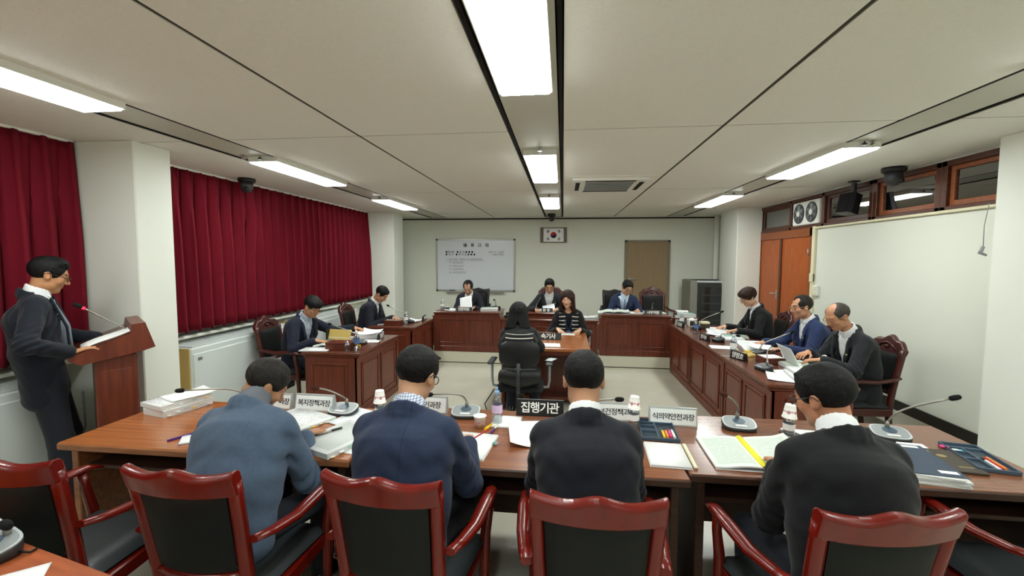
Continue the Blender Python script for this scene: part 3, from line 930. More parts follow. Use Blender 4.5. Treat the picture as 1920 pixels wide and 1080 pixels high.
# swivel chairs of the stenographers
def office_chair(label, loc, rz):
    t = thing('office_chair', label, 'chair', loc, rz, 'black swivel chairs')
    def shell(z0, z1, w0, w1, y0, bulge):
        def fn(u, v):
            z = z0 + (z1 - z0) * v
            w = w0 + (w1 - w0) * v
            a = (u * 2 - 1)
            k = (1 - abs(a) ** 5) ** .2
            zz = z0 + (z1 - z0) * (.5 + (v - .5) * (1 - .16 * abs(a) ** 4))
            return (a * w * (1 - .22 * abs(2 * v - 1) ** 5), y0 + .05 * a * a - bulge * (1 - (2 * v - 1) ** 2), zz)
        return fn
    f = shell(.66, .93, .20, .205, -.235, .012)
    g = shell(.47, .655, .215, .205, -.215, .03)
    for nm, q in (('upper_back', f), ('lower_back', g)):
        q2 = (lambda h: (lambda u, v: (lambda p: (p[0], p[1] + .035, p[2]))(h(u, v))))(q)
        MB().sheet(16, 12, q).sheet(16, 12, q2).build(nm, 'dark_grey' if nm == 'x' else 'black', t)
    MB().tube([(0, -.26, .42), (0, -.275, .6), (0, -.262, .72)], .02, 8).box(-.035, .035, -.285, -.255, .645, .675, .006).build('spine', 'dark_grey', t)
    MB().tube([(-.17, -.215, .655), (-.08, -.25, .66), (0, -.262, .66), (.08, -.25, .66), (.17, -.215, .655)], .007, 6).build('lumbar_bar', 'dark_grey', t)
    def seat(u, v):
        a = u * 2 - 1
        e = min(1, 6 * min(u, 1 - u, v, 1 - v))
        return (a * .24 * (1 - .06 * (2 * v - 1) ** 4), -.23 + .47 * v, .43 + .05 * e ** .5)
    MB().sheet(16, 16, seat).box(-.22, .22, -.21, .22, .41, .435, .01).build('seat', 'black_soft', t)
    for s in (-1, 1):
        MB().tube([(s * .2, -.02, .42), (s * .285, -.02, .43), (s * .295, -.03, .5), (s * .295, -.05, .68)], .014, 8).build('arm_post', 'grey', t)
        MB().box(s * .295 - .035, s * .295 + .035, -.17, .1, .68, .705, .01).build('arm_pad', 'dark_grey', t)
    MB().lathe([(.028, .1), (.028, .3), (.04, .3), (.04, .41)], 12).build('gas_column', 'black', t)
    for k in range(5):
        a = k * 2 * math.pi / 5 + .3
        MB().tube([(0, 0, .10), (.16 * math.cos(a), .16 * math.sin(a), .085), (.29 * math.cos(a), .29 * math.sin(a), .06)], [.03, .022, .016], 8).build('base_spoke', 'black', t)
        MB().lathe([(.024, -.011), (.026, 0), (.024, .011)], 12, Matrix.Translation((.29 * math.cos(a), .29 * math.sin(a), .026)) @ Matrix.Rotation(math.pi / 2, 4, 'X')).build('caster', 'dark_grey', t)
    return t
oc = office_chair('black swivel chair with its back to us, holding the stenographer in the middle', (-.42, 4.44, 0), 0)
copy_tree(oc, (.10, 6.30, 0), R(180), 'black swivel chair under the stenographer who faces us')
# ------------------------------------------------------------------ figures: smooth blended volumes turned into one skin each
def V(*a):
    return np.array(a, float)

def smin(a, b, k):
    h = np.maximum(k - np.abs(a - b), 0) / k
    return np.minimum(a, b) - h * h * k * .25

def smax(a, b, k):
    return -smin(-a, -b, k)

def ell(x, y, z, c, r):
    px, py, pz = x - c[0], y - c[1], z - c[2]
    k0 = np.sqrt((px / r[0]) ** 2 + (py / r[1]) ** 2 + (pz / r[2]) ** 2)
    k1 = np.sqrt((px / r[0] ** 2) ** 2 + (py / r[1] ** 2) ** 2 + (pz / r[2] ** 2) ** 2) + 1e-9
    return k0 * (k0 - 1) / k1

def capd(x, y, z, a, b, ra, rb):
    a, b = np.asarray(a, float), np.asarray(b, float)
    d = b - a
    L2 = d @ d + 1e-12
    px, py, pz = x - a[0], y - a[1], z - a[2]
    t = np.clip((px * d[0] + py * d[1] + pz * d[2]) / L2, 0, 1)
    return np.sqrt((px - t * d[0]) ** 2 + (py - t * d[1]) ** 2 + (pz - t * d[2]) ** 2) - (ra + (rb - ra) * t)

def ecapd(x, y, z, a, b, wa, wb, side):
    """tapered capsule of elliptical section: wa, wb = (half width along side, half depth)"""
    a, b, s = np.asarray(a, float), np.asarray(b, float), np.asarray(side, float)
    d = b - a
    L = np.linalg.norm(d) + 1e-9
    u = d / L
    s = s - u * (s @ u)
    s /= np.linalg.norm(s)
    e = np.cross(u, s)
    px, py, pz = x - a[0], y - a[1], z - a[2]
    al = px * u[0] + py * u[1] + pz * u[2]
    t = np.clip(al / L, 0, 1)
    r = al - t * L
    q = px * s[0] + py * s[1] + pz * s[2]
    w = px * e[0] + py * e[1] + pz * e[2]
    W = wa[0] + (wb[0] - wa[0]) * t
    D = wa[1] + (wb[1] - wa[1]) * t
    m = np.minimum(W, D)
    k0 = np.sqrt((q / W) ** 2 + (w / D) ** 2 + (r / m) ** 2)
    k1 = np.sqrt((q / W ** 2) ** 2 + (w / D ** 2) ** 2 + (r / m ** 2) ** 2) + 1e-6
    return np.where(k0 < 1e-3, -m, k0 * (k0 - 1) / k1)

class Field:
    def __init__(s, lo, hi, h):
        s.o = np.array(lo, float)
        s.h = h
        s.n = np.ceil((np.array(hi) - s.o) / h).astype(int) + 1
        s.a = np.full(s.n, .2, np.float32)
    def put(s, fn, lo, hi, k=.01, mode='add'):
        i0 = np.clip(np.floor((np.array(lo) - s.o) / s.h).astype(int), 0, s.n)
        i1 = np.clip(np.ceil((np.array(hi) - s.o) / s.h).astype(int) + 1, 0, s.n)
        if (i1 <= i0).any():
            return s
        x, y, z = [(s.o[c] + s.h * np.arange(i0[c], i1[c])) for c in range(3)]
        d = fn(x[:, None, None], y[None, :, None], z[None, None, :])
        sl = s.a[i0[0]:i1[0], i0[1]:i1[1], i0[2]:i1[2]]
        sl[...] = smin(sl, d, k) if mode == 'add' else smax(sl, -d, k)
        return s
    def cap(s, a, b, ra, rb, k=.01, mode='add'):
        a, b = np.asarray(a, float), np.asarray(b, float)
        r = max(ra, rb) + k + .02
        return s.put(lambda x, y, z: capd(x, y, z, a, b, ra, rb), np.minimum(a, b) - r, np.maximum(a, b) + r, k, mode)
    def ecap(s, a, b, wa, wb, side=(1, 0, 0), k=.02, mode='add'):
        a, b = np.asarray(a, float), np.asarray(b, float)
        r = max(wa + wb) + k + .02
        return s.put(lambda x, y, z: ecapd(x, y, z, a, b, wa, wb, side), np.minimum(a, b) - r, np.maximum(a, b) + r, k, mode)
    def ell(s, c, r, k=.01, mode='add'):
        c, r = np.asarray(c, float), np.asarray(r, float)
        return s.put(lambda x, y, z: ell(x, y, z, c, r), c - r - k - .02, c + r + k + .02, k, mode)
    def mesh(s):
        """surface nets"""
        a = s.a
        ins = a < 0
        nx, ny, nz = a.shape
        corner = [ins[i:nx - 1 + i, j:ny - 1 + j, k:nz - 1 + k] for i in (0, 1) for j in (0, 1) for k in (0, 1)]
        anyi = corner[0].copy()
        alli = corner[0].copy()
        for c in corner[1:]:
            anyi |= c
            alli &= c
        cx, cy, cz = np.nonzero(anyi & ~alli)
        N = len(cx)
        idx = np.full((nx - 1, ny - 1, nz - 1), -1, np.int32)
        idx[cx, cy, cz] = np.arange(N)
        acc = np.zeros((N, 3))
        cnt = np.zeros(N)
        cor = [(i, j, k) for i in (0, 1) for j in (0, 1) for k in (0, 1)]
        val = {c: a[cx + c[0], cy + c[1], cz + c[2]].astype(float) for c in cor}
        for c in cor:
            for ax in range(3):
                if c[ax]:
                    continue
                e = list(c)
                e[ax] = 1
                v0, v1 = val[c], val[tuple(e)]
                m = (v0 < 0) != (v1 < 0)
                t = np.where(m, v0 / np.where(m, v0 - v1, 1), 0)
                p = np.tile(np.array(c, float), (N, 1))
                p[:, ax] += t
                acc[m] += p[m]
                cnt[m] += 1
        pos = s.o + s.h * (np.stack([cx, cy, cz], 1) + acc / cnt[:, None])
        quads = []
        for ax in range(3):
            sl0, sl1 = [slice(None)] * 3, [slice(None)] * 3
            sl0[ax], sl1[ax] = slice(0, -1), slice(1, None)
            A, B = ins[tuple(sl0)], ins[tuple(sl1)]
            b, c = (ax + 1) % 3, (ax + 2) % 3
            e = np.array(np.nonzero(A != B)).T
            ok = (e[:, b] > 0) & (e[:, c] > 0) & (e[:, b] < s.n[b] - 1) & (e[:, c] < s.n[c] - 1)
            e = e[ok]
            fl = A[tuple(e.T)]
            def g(db, dc):
                q = e.copy()
                q[:, b] += db
                q[:, c] += dc
                return idx[tuple(q.T)]
            q = np.stack([g(-1, -1), g(0, -1), g(0, 0), g(-1, 0)], 1)
            q[~fl] = q[~fl][:, ::-1]
            quads.append(q)
        q = np.concatenate(quads)
        return pos, q[(q >= 0).all(1)]

def np_mesh(name, pos, quads):
    me = bpy.data.meshes.new(name)
    me.vertices.add(len(pos))
    me.vertices.foreach_set('co', pos.astype(np.float32).ravel())
    me.loops.add(quads.size)
    me.loops.foreach_set('vertex_index', quads.astype(np.int32).ravel())
    me.polygons.add(len(quads))
    me.polygons.foreach_set('loop_start', np.arange(0, quads.size, 4, dtype=np.int32))
    me.polygons.foreach_set('use_smooth', np.ones(len(quads), bool))
    me.update(calc_edges=True)
    return me

def cloth(name, rgb, rough=.8, seam=False, stripes=None, check=None):
    m = mat(name, rgb, rough, .25, noise=.14, nscale=60, bump=.25, bscale=14)
    nt = m.node_tree
    b = nt.nodes['Principled BSDF']
    b.inputs['Sheen Weight'].default_value = .08
    if stripes or check or seam:
        L, N = nt.links, nt.nodes
        tc = N.new('ShaderNodeTexCoord')
        sx = N.new('ShaderNodeSeparateXYZ')
        L.new(tc.outputs['Object'], sx.inputs[0])
        def mth(op, a, c=None):
            n = N.new('ShaderNodeMath')
            n.operation = op
            for i, v in enumerate((a, c)):
                if v is None:
                    continue
                if isinstance(v, (int, float)):
                    n.inputs[i].default_value = v
                else:
                    L.new(v, n.inputs[i])
            return n.outputs[0]
        ax = mth('ABSOLUTE', sx.outputs['X'])
        if stripes:
            z0, z1, per, duty, x0, x1, slant = stripes
            zz = mth('ADD', sx.outputs['Z'], mth('MULTIPLY', ax, slant))
            on = mth('LESS_THAN', mth('FRACT', mth('DIVIDE', mth('SUBTRACT', zz, z0), per)), duty)
            k = mth('MULTIPLY', on, mth('MULTIPLY', mth('GREATER_THAN', sx.outputs['Z'], z0), mth('LESS_THAN', sx.outputs['Z'], z1)))
            k = mth('MULTIPLY', k, mth('MULTIPLY', mth('GREATER_THAN', ax, x0), mth('LESS_THAN', ax, x1)))
            c2 = (226, 224, 214)
        elif check:
            fx = mth('LESS_THAN', mth('FRACT', mth('MULTIPLY', sx.outputs['X'], check)), .45)
            fz = mth('LESS_THAN', mth('FRACT', mth('MULTIPLY', sx.outputs['Z'], check)), .45)
            k = mth('MULTIPLY', mth('ADD', fx, fz), .5)
            c2 = (110, 130, 170)
        else:
            k = mth('MULTIPLY', mth('LESS_THAN', ax, .0022), .6)
            c2 = tuple(v * .55 for v in rgb)
        mix = N.new('ShaderNodeMix')
        mix.data_type = 'RGBA'
        L.new(k, mix.inputs['Factor'])
        src = b.inputs['Base Color'].links[0].from_socket
        L.new(src, mix.inputs['A'])
        mix.inputs['B'].default_value = lin(c2)
        L.new(mix.outputs['Result'], b.inputs['Base Color'])
    return m

def skin_mat():
    m = mat('skin', (190, 140, 108), .5, .4)
    nt = m.node_tree
    a = nt.nodes.new('ShaderNodeVertexColor')
    a.layer_name = 'Col'
    b = nt.nodes['Principled BSDF']
    nt.links.new(a.outputs[0], b.inputs['Base Color'])
    b.inputs['Subsurface Weight'].default_value = .08
    b.inputs['Subsurface Radius'].default_value = (.01, .004, .002)
    return m
M['skin'] = skin_mat()
def hair_mat(name, rgb, rgb2):
    return mat(name, rgb, .55, .2, rgb2=rgb2, nscale=40, bump=.6, bscale=110, stretch=(1.6, 1, .35))
M['hair_black'] = hair_mat('hair_black', (19, 18, 18), (8, 8, 8))
M['hair_brown'] = hair_mat('hair_brown', (58, 36, 28), (34, 20, 16))
M['hair_grey'] = hair_mat('hair_grey', (76, 70, 64), (40, 37, 34))
M['hair_soft'] = hair_mat('hair_soft_black', (44, 40, 36), (24, 22, 20))
M['glasses_dark'] = mat('glasses_dark', (34, 26, 22), .3, .5)
M['glasses_metal'] = mat('glasses_metal', (150, 120, 90), .3, .5, metal=.6)
M['trouser'] = cloth('trouser_wool', (26, 29, 38))
M['shoe'] = mat('shoe_leather', (18, 18, 19), .25, .5)
M['shirt_white'] = mat('shirt_white', (232, 234, 236), .7, .25, bump=.1, bscale=18)

def head_sdf(x, y, z, fem=0, full=True):
    d = ell(x, y, z, (0, -.012, .032), (.076, .096, .086))
    d = smin(d, ell(x, y, z, (0, .024, -.036), (.061 - .004 * fem, .068, .084)), .035)
    d = smin(d, ell(x, y, z, (0, .066, -.094), (.026 - .004 * fem, .022, .019)), .03)
    ax = np.abs(x)
    d = smin(d, ell(ax, y, z, (.044, .012, -.068), (.018, .034, .026)), .03)
    d = smin(d, ell(ax, y, z, (.040, .062, -.022), (.024, .022, .024)), .02)
    d = smin(d, capd(ax, y, z, (.008, .085, .030), (.042, .073, .030), .010, .010), .016)
    d = smax(d, -ell(ax, y, z, (.032, .098, .008), (.019, .016, .011)), .012)
    d = smin(d, ell(ax, y, z, (.031, .077, .007), (.016, .013, .011)), .006)
    d = smin(d, capd(x, y, z, (0, .090, .014), (0, .112, -.024), .008, .012), .012)
    d = smin(d, ell(ax, y, z, (.011, .098, -.029), (.009, .010, .008)), .008)
    d = smin(d, ell(x, y, z, (0, .089, -.053), (.022, .010, .0065)), .006)
    d = smin(d, ell(x, y, z, (0, .087, -.065), (.019, .010, .0065)), .005)
    # ears
    e = ell(ax, y + .25 * (z + .003), z, (.081, -.008, -.003), (.011, .019, .032))
    e = smax(e, -ell(ax, y, z, (.092, -.002, .002), (.008, .011, .018)), .006)
    d = smin(d, e, .010)
    return d

def hair_sdf(x, y, z, style):
    ax = np.abs(x)
    rip = .0011 * np.sin(70 * x + 22 * y + 9 * np.sin(40 * z)) * np.sin(48 * y - 33 * x + 5) + .0007 * np.sin(150 * x + 60 * z) * np.sin(110 * y)
    if style in ('short', 'neat', 'bangs', 'comb', 'cropped'):
        d = ell(x, y, z, (0, -.014, .038), (.0885, .108, .097))
        if style == 'bangs':
            d = smin(d, ell(x, y, z, (0, .055, .072), (.072, .052, .038)), .03)
        if style == 'neat':
            d = smin(d, ell(x, y, z, (.012, .02, .100), (.058, .046, .032)), .03)
        if style == 'cropped':
            d = d + .004
        d = d + np.clip(-z, 0, .1) * .09 + rip
        f = ell(x, y, z, (0, .128, -.018 if style != 'comb' else .0), (.108, .094, .110 if style != 'bangs' else .085))
        d = smax(d, -f, .008)
        if style in ('short', 'neat', 'bangs'):
            for i_ in range(9):
                tx = -.044 + .011 * i_
                ja, jb = .010 * math.sin(i_ * 2.7), .010 * math.sin(i_ * 4.1 + 1)
                fy = .078 - 6.5 * tx * tx
                if style == 'bangs':
                    a_, b_ = (tx, fy - .012, .085), (tx + .010 + ja, fy + .022, .044 + jb)
                elif style == 'neat':
                    a_, b_ = (tx, fy - .035, .094), (tx + .018 + ja, fy - .012, .106 + jb * .5)
                else:
                    a_, b_ = (tx, fy - .034, .096), (tx + .010 + ja, fy - .004, .094 + jb)
                d = smin(d, capd(x, y, z, a_, b_, .014, .005), .010)
        if style in ('neat', 'short'):
            d = smax(d, -ell(ax, y, z, (.050, .092, .076), (.018, .036, .021)), .010)
        if style == 'comb':
            d = smax(d, -ell(ax, y, z, (.038, .08, .10), (.035, .06, .05)), .012)
        low = np.where(y > 0, -.018, -.018 + .86 * y) + (.018 if style == 'cropped' else 0)
        d = smax(d, (low - z) * .85, .008)
        d = smax(d, -ell(ax, y, z, (.086, -.004, -.012), (.030, .024, .034)), .006)
        return d
    if style == 'ring':
        d = ell(x, y, z, (0, -.014, .030), (.086, .106, .088)) + rip * .7 + np.clip(-z, 0, .1) * .08
        d = smax(d, -ell(x, y, z, (0, .080, .105), (.056, .105, .062)), .014)
        d = smax(d, -ell(x, y, z, (0, .125, -.03), (.11, .105, .16)), .01)
        low = np.where(y > 0, -.018, -.018 + .7 * y)
        d = smax(d, (low - z) * .85, .008)
        return smax(d, -ell(ax, y, z, (.086, -.004, -.012), (.030, .024, .034)), .006)
    if style == 'perm':
        d = ell(x, y, z, (0, -.014, .045), (.100, .118, .100)) + rip * 2.4
        d = smin(d, ell(x, y, z, (0, .06, .085), (.07, .045, .035)), .03)
        d = smax(d, -ell(x, y, z, (0, .135, -.035), (.105, .088, .100)), .01)
        low = np.where(y > .02, -.03, -.03 + .55 * (y - .02))
        return smax(d, (low - z) * .85, .012)
    if style in ('long', 'long_front'):
        L = .155 if style == 'long' else .17
        d = ell(x, y, z, (0, -.012, .036), (.090, .110, .098))
        d = smin(d, ecapd(x, y, z, (0, -.035, .02), (0, -.062, -L), (.098, .082), (.138 if style == 'long' else .098, .058), (1, 0, 0)), .03)
        if style == 'long_front':
            d = smin(d, ecapd(ax, y, z, (.076, .02, .03), (.092, .035, -L), (.022, .045), (.03, .035), (1, 0, 0)), .03)
        d = d + rip * .8
        d = smax(d, -ell(x, y, z, (0, .132, -.06), (.066 if style == 'long_front' else .09, .105, .128)), .01)
        if style == 'long':
            d = smax(d, -ell(x, y, z, (.004, -.135, -.17), (.020, .06, .075)), .012)
            d = d + .004 * np.exp(-(x / .008) ** 2) * (y < 0)
        d = smax(d, (-L - .02 - z), .01)
        return d

def person(label, base, yaw, pel, neck, head, face=(0, 0, 0), wl=None, wr=None, hands=((0, 0), (0, 0)), jacket=(30, 34, 48), shirt='shirt_white', style='short',
           hair='hair_black', glasses=None, tie=None, skin=(196, 146, 114), stand=None, sc=1.0, fem=0, h=.0065, open_=.09, jmat=None, group=None, seam=False, elbow_out=.5,
           lanyard=False, collar=True, badge=False, sleeve=.90, feet=None):
    t = thing('person', label, 'person', (base[0], base[1], base[2]), yaw, group)
    cy, sy = math.cos(-yaw), math.sin(-yaw)
    def loc(p):
        x, y, z = p[0] - base[0], p[1] - base[1], p[2] - base[2]
        return V(cy * x - sy * y, sy * x + cy * y, z)
    P, N, Hd = loc(pel), loc(neck), loc(head)
    u = (N - P) / np.linalg.norm(N - P)
    side = V(1, 0, 0)
    fwd = np.cross(V(0, 0, 1), side)
    nrm = np.cross(u, side)            # towards the back of the torso
    if nrm[1] > 0:
        nrm = -nrm
    B1 = P + (N - P) * .36 + nrm * .015
    B2 = P + (N - P) * .72 + nrm * .028
    ShC = N - u * .075 * sc
    hw = (.166 - .022 * fem) * sc
    SL, SR = ShC - side * hw, ShC + side * hw
    hy, hp, hr = face
    RM = np.array(Matrix.Rotation(hy, 3, 'Z') @ Matrix.Rotation(-hp, 3, 'X') @ Matrix.Rotation(hr, 3, 'Y'))
    def tohead(x, y, z):
        dx, dy, dz = (x - Hd[0]) / sc, (y - Hd[1]) / sc, (z - Hd[2]) / sc
        return (RM[0, 0] * dx + RM[1, 0] * dy + RM[2, 0] * dz, RM[0, 1] * dx + RM[1, 1] * dy + RM[2, 1] * dz, RM[0, 2] * dx + RM[1, 2] * dy + RM[2, 2] * dz)
    def fromhead(p):
        return Hd + RM @ (np.asarray(p, float) * sc)
    l1, l2 = .295 * sc, .255 * sc
    arms = []
    for S, W, sg in ((SL, wl, -1), (SR, wr, 1)):
        if W is None:
            W = S + V(sg * .06, .12, -.48)
        else:
            W = loc(W)
        D = W - S
        dl = np.linalg.norm(D)
        k = max(1, dl / (l1 + l2) * 1.01)
        a1, a2 = l1 * k, l2 * k
        ca = (a1 * a1 + dl * dl - a2 * a2) / (2 * a1 * dl)
        ca = min(1, max(-1, ca))
        pole = V(sg * elbow_out, -.35, -.8)
        dn = D / dl
        pole = pole - dn * (pole @ dn)
        pole /= np.linalg.norm(pole)
        E = S + dn * a1 * ca + pole * a1 * math.sqrt(1 - ca * ca)
        arms.append((S, E, W, sg))
    # ---- body: head, neck, torso, arms and hands in one skin
    allp = [P, N, Hd, *[q for a in arms for q in a[:3]]]
    lo = np.min(allp, 0) - .24
    hi = np.max(allp, 0) + .24
    f = Field(lo, hi, h)
    f.ecap(P, B1, (.135 * sc, .09 * sc), (.118 * sc, .082 * sc), side, .03)
    f.ecap(B1, B2, (.118 * sc, .082 * sc), (.138 * sc, .095 * sc), side, .04)
    f.ecap(B2, ShC, (.138 * sc, .095 * sc), (.11 * sc, .055 * sc), side, .04)
    f.cap(SL * .85 + SR * .15, SR * .85 + SL * .15, .044 * sc, .044 * sc, .04)
    f.cap(N - u * .03, fromhead((0, -.022, -.055)), (.053 - .008 * fem) * sc, (.049 - .007 * fem) * sc, .03)
    hb = .17 * sc
    f.put(lambda x, y, z: head_sdf(*tohead(x, y, z), fem) * sc, Hd - hb, Hd + hb, .016)
    for i, (S, E, W, sg) in enumerate(arms):
        f.cap(S, E, .043 * sc, .036 * sc, .02)
        f.cap(E, W, .036 * sc, .025 * sc, .015)
        # hand: palm, four fingers of two bones each, thumb
        ang, drop = hands[i]
        fd = V(math.sin(-ang), math.cos(-ang), -drop)
        fd /= np.linalg.norm(fd)
        sd = np.cross(fd, V(0, 0, 1))
        sd /= np.linalg.norm(sd)
        up = np.cross(sd, fd)
        K = W + fd * .082 * sc
        f.ecap(W - fd * .01, K, (.026 * sc, .017 * sc), (.037 * sc, .012 * sc), sd, .01)
        tin = -sg       # thumb is on the inner side
        for j, fl in enumerate((.070, .079, .074, .058)):
            o = tin * (.031 - .0205 * j)
            spread = tin * (.16 - .1 * j)
            d1 = fd + sd * spread * .6 - up * .25
            d1 /= np.linalg.norm(d1)
            d2 = fd + sd * spread * .4 - up * 1.0
            d2 /= np.linalg.norm(d2)
            a = K + sd * o * sc - fd * .006
            b = a + d1 * fl * .55 * sc
            c = b + d2 * fl * .5 * sc
            f.cap(a, b, .0088 * sc, .0082 * sc, .004)
            f.cap(b, c, .0082 * sc, .007 * sc, .003)
        a = W + fd * .026 * sc + sd * tin * .026 * sc - up * .004
        b = a + (fd * .6 + sd * tin * .75 - up * .3) * .04 * sc
        c = b + (fd * .95 + sd * tin * .15 - up * .35) * .032 * sc
        f.cap(a, b, .0125 * sc, .0105 * sc, .008)
        f.cap(b, c, .0105 * sc, .0082 * sc, .004)
    pos, q = f.mesh()
    me = np_mesh('body', pos, q)
    colr = np.tile(np.array(lin(skin)), (len(pos), 1))
    hx, hyy, hz = tohead(pos[:, 0], pos[:, 1], pos[:, 2])
    ahx = np.abs(hx)
    inh = (hx ** 2 + hyy ** 2 + hz ** 2) < .03
    def paint(mask, c, w=1.0):
        colr[mask & inh] = colr[mask & inh] * (1 - w) + np.array(lin(c)) * w
    paint((((hx / .026) ** 2 + ((hz + .059) / .0135) ** 2) < 1) & (hyy > .07), (168, 84, 78), .75)
    if not style.startswith('ring'):
        paint((ahx > .014) & (ahx < .052) & (np.abs(hz - .034 + .1 * np.maximum(ahx - .035, 0)) < .0062) & (hyy > .05), (40, 30, 26), .8)
    paint((ahx > .016) & (ahx < .047) & (np.abs(hz - .003) < .0042) & (hyy > .06), (36, 26, 24), .85)
    paint((ahx > .072) | (hz < -.03), tuple(v * .94 for v in skin), .35)
    at = me.color_attributes.new('Col', 'FLOAT_COLOR', 'POINT')
    at.data.foreach_set('color', colr.astype(np.float32).ravel())
    me.materials.append(M['skin'])
    put('body', me, t)
    # ---- shirt
    front = -nrm
    def torso(g, add, k=.04, low=P, hem=0.):
        g.ecap(low, B1, ((.150 + hem) * sc + add, (.108 + hem * .6) * sc + add), (.136 * sc + add, .102 * sc + add), side, k)
        g.ecap(B1, B2, (.136 * sc + add, .102 * sc + add), (.156 * sc + add, .112 * sc + add), side, k)
        g.ecap(B2, ShC, (.156 * sc + add, .112 * sc + add), (.128 * sc + add, .062 * sc + add), side, k)
        g.cap(SL * .92 + SR * .08, SR * .92 + SL * .08, .050 * sc + add, .050 * sc + add, k)
    lo = np.min([P, N, B2], 0) - .26
    hi = np.max([P, N, B2], 0) + .26
    g = Field(lo, hi, .0075)
    torso(g, -.002)
    nb = (fromhead((0, -.02, -.07)) - N)
    nb = nb / np.linalg.norm(nb)
    cc = N + u * .004 + nb * .020
    if collar:
        ca_ = nb * .8 + u * .2
        ca_ = ca_ / np.linalg.norm(ca_)
        ex = side
        ey = np.cross(ca_, ex)
        def ring(x, y, z):
            px, py, pz = x - cc[0], y - cc[1], z - cc[2]
            a = px * ex[0] + py * ex[1] + pz * ex[2]
            b = px * ey[0] + py * ey[1] + pz * ey[2]
            c = px * ca_[0] + py * ca_[1] + pz * ca_[2] + .35 * (b if ey[1] > 0 else -b) * 0
            bf = b if ey[1] > 0 else -b
            rr = np.sqrt(a * a + b * b)
            R0 = (.063 - .008 * fem) * sc - .10 * (c - .01)
            return np.maximum(np.abs(rr - R0) - .006, np.maximum(c - (.037 - .24 * bf) * sc, -.055 - c))
        g.put(ring, cc - .12, cc + .12, .008)
        for sg in (-1, 1):          # collar points
            a = cc + front * (.052 * sc) + side * sg * .030 * sc - u * .004
            b_ = a + side * sg * .018 * sc + front * .012 - u * .045 * sc
            g.ecap(a, b_, (.016, .006), (.007, .004), side, .004)
    pos, q = g.mesh()
    keep = np.ones(len(pos), bool)
    me = np_mesh('shirt', pos, q)
    me.materials.append(M[shirt])
    so = put('shirt', me, t)
    # cuffs
    cb = MB()
    for (S, E, W, sg) in arms:
        d = (W - E) / np.linalg.norm(W - E)
        cb.tube([W - d * .05, W - d * .004], [.036 * sc, .0345 * sc], 14)
    cb.build('shirt_cuff', shirt, t)
    # ---- jacket
    lo = np.min([P - u * .16, N, *[q_ for a in arms for q_ in a[:3]]], 0) - .2
    hi = np.max([P, N, *[q_ for a in arms for q_ in a[:3]]], 0) + .2
    g = Field(lo, hi, .0085)
    hemp = P - u * .05 if not stand else P - u * .10
    fm = .9 if fem else 1
    dp = .86 if stand else 1
    J0, J1, J2 = hemp + nrm * .022, B1 + nrm * .016, B2 + nrm * .0
    g.ecap(J0, J1, (.190 * sc * fm, .135 * sc * dp), (.182 * sc * fm, .130 * sc * dp), side, .08)
    g.ecap(J1, J2, (.182 * sc * fm, .130 * sc * dp), (.186 * sc * fm, .128 * sc * dp), side, .10)
    g.ecap(J2, ShC - u * .01, (.186 * sc * fm, .128 * sc), (.176 * sc * fm, .084 * sc), side, .10)
    for S in (SL, SR):
        g.cap(N - u * .012 + nrm * .01, S + (N - S) * .08 + u * .012, .058 * sc, .054 * sc, .04)
    for (S, E, W, sg) in arms:
        e2 = E + (W - E) * sleeve
        g.cap(S, E, .064 * sc * fm, .057 * sc * fm, .022)
        g.cap(E, e2, .057 * sc * fm, .046 * sc * fm, .02)
    # collar fold of the jacket round the back of the neck
    if collar:
        for k in range(9):
            a0, a1 = R(-70 + k * 35 * 8 / 9 - 180 * 0), R(-70 + (k + 1) * 35 * 8 / 9)
            def rp(a):
                return N + u * .050 + ex * (.079 * sc) * math.sin(a) * 1.02 + nrm * (.076 * sc) * math.cos(a) - u * (.046 * (1 - math.cos(a)))
            for s2 in ((0,)):
                aa, ab = -math.pi * .62 + k * math.pi * 1.24 / 9, -math.pi * .62 + (k + 1) * math.pi * 1.24 / 9
                g.cap(rp(aa), rp(ab), .011 * sc, .011 * sc, .008)
                g.cap(rp(aa) - u * .018 + nrm * .003, rp(ab) - u * .018 + nrm * .003, .014 * sc, .014 * sc, .006)
                g.cap(rp(aa) - u * .042 + nrm * .004, rp(ab) - u * .042 + nrm * .004, .016 * sc, .016 * sc, .012)
    # creases
    i0 = rng.uniform(0, 6.28, 4)
    def crease(x, y, z):
        return x
    X, Y, Z = [g.o[c] + g.h * np.arange(g.n[c]) for c in range(3)]
    X, Y, Z = X[:, None, None], Y[None, :, None], Z[None, None, :]
    for (S, E, W, sg) in arms:
        d2 = np.exp(-((X - E[0]) ** 2 + (Y - E[1]) ** 2 + (Z - E[2]) ** 2) / .012)
        dd = (W - S) / np.linalg.norm(W - S)
        ph = (X * dd[0] + Y * dd[1] + Z * dd[2])
        g.a += (.0065 * d2 * np.sin(ph * 170 + i0[0] + 20 * X)).astype(np.float32)
        d3 = np.exp(-((X - S[0]) ** 2 + (Y - S[1]) ** 2 + (Z - S[2] + .08) ** 2) / .014)
        g.a += (.0055 * d3 * np.sin(X * 120 * sg + Z * 60 + i0[1])).astype(np.float32)
    g.a += (.0022 * np.sin(Z * 62 + 3 * np.sin(X * 17 + i0[2]) + Y * 20) * np.sin(X * 23 + i0[3])).astype(np.float32)
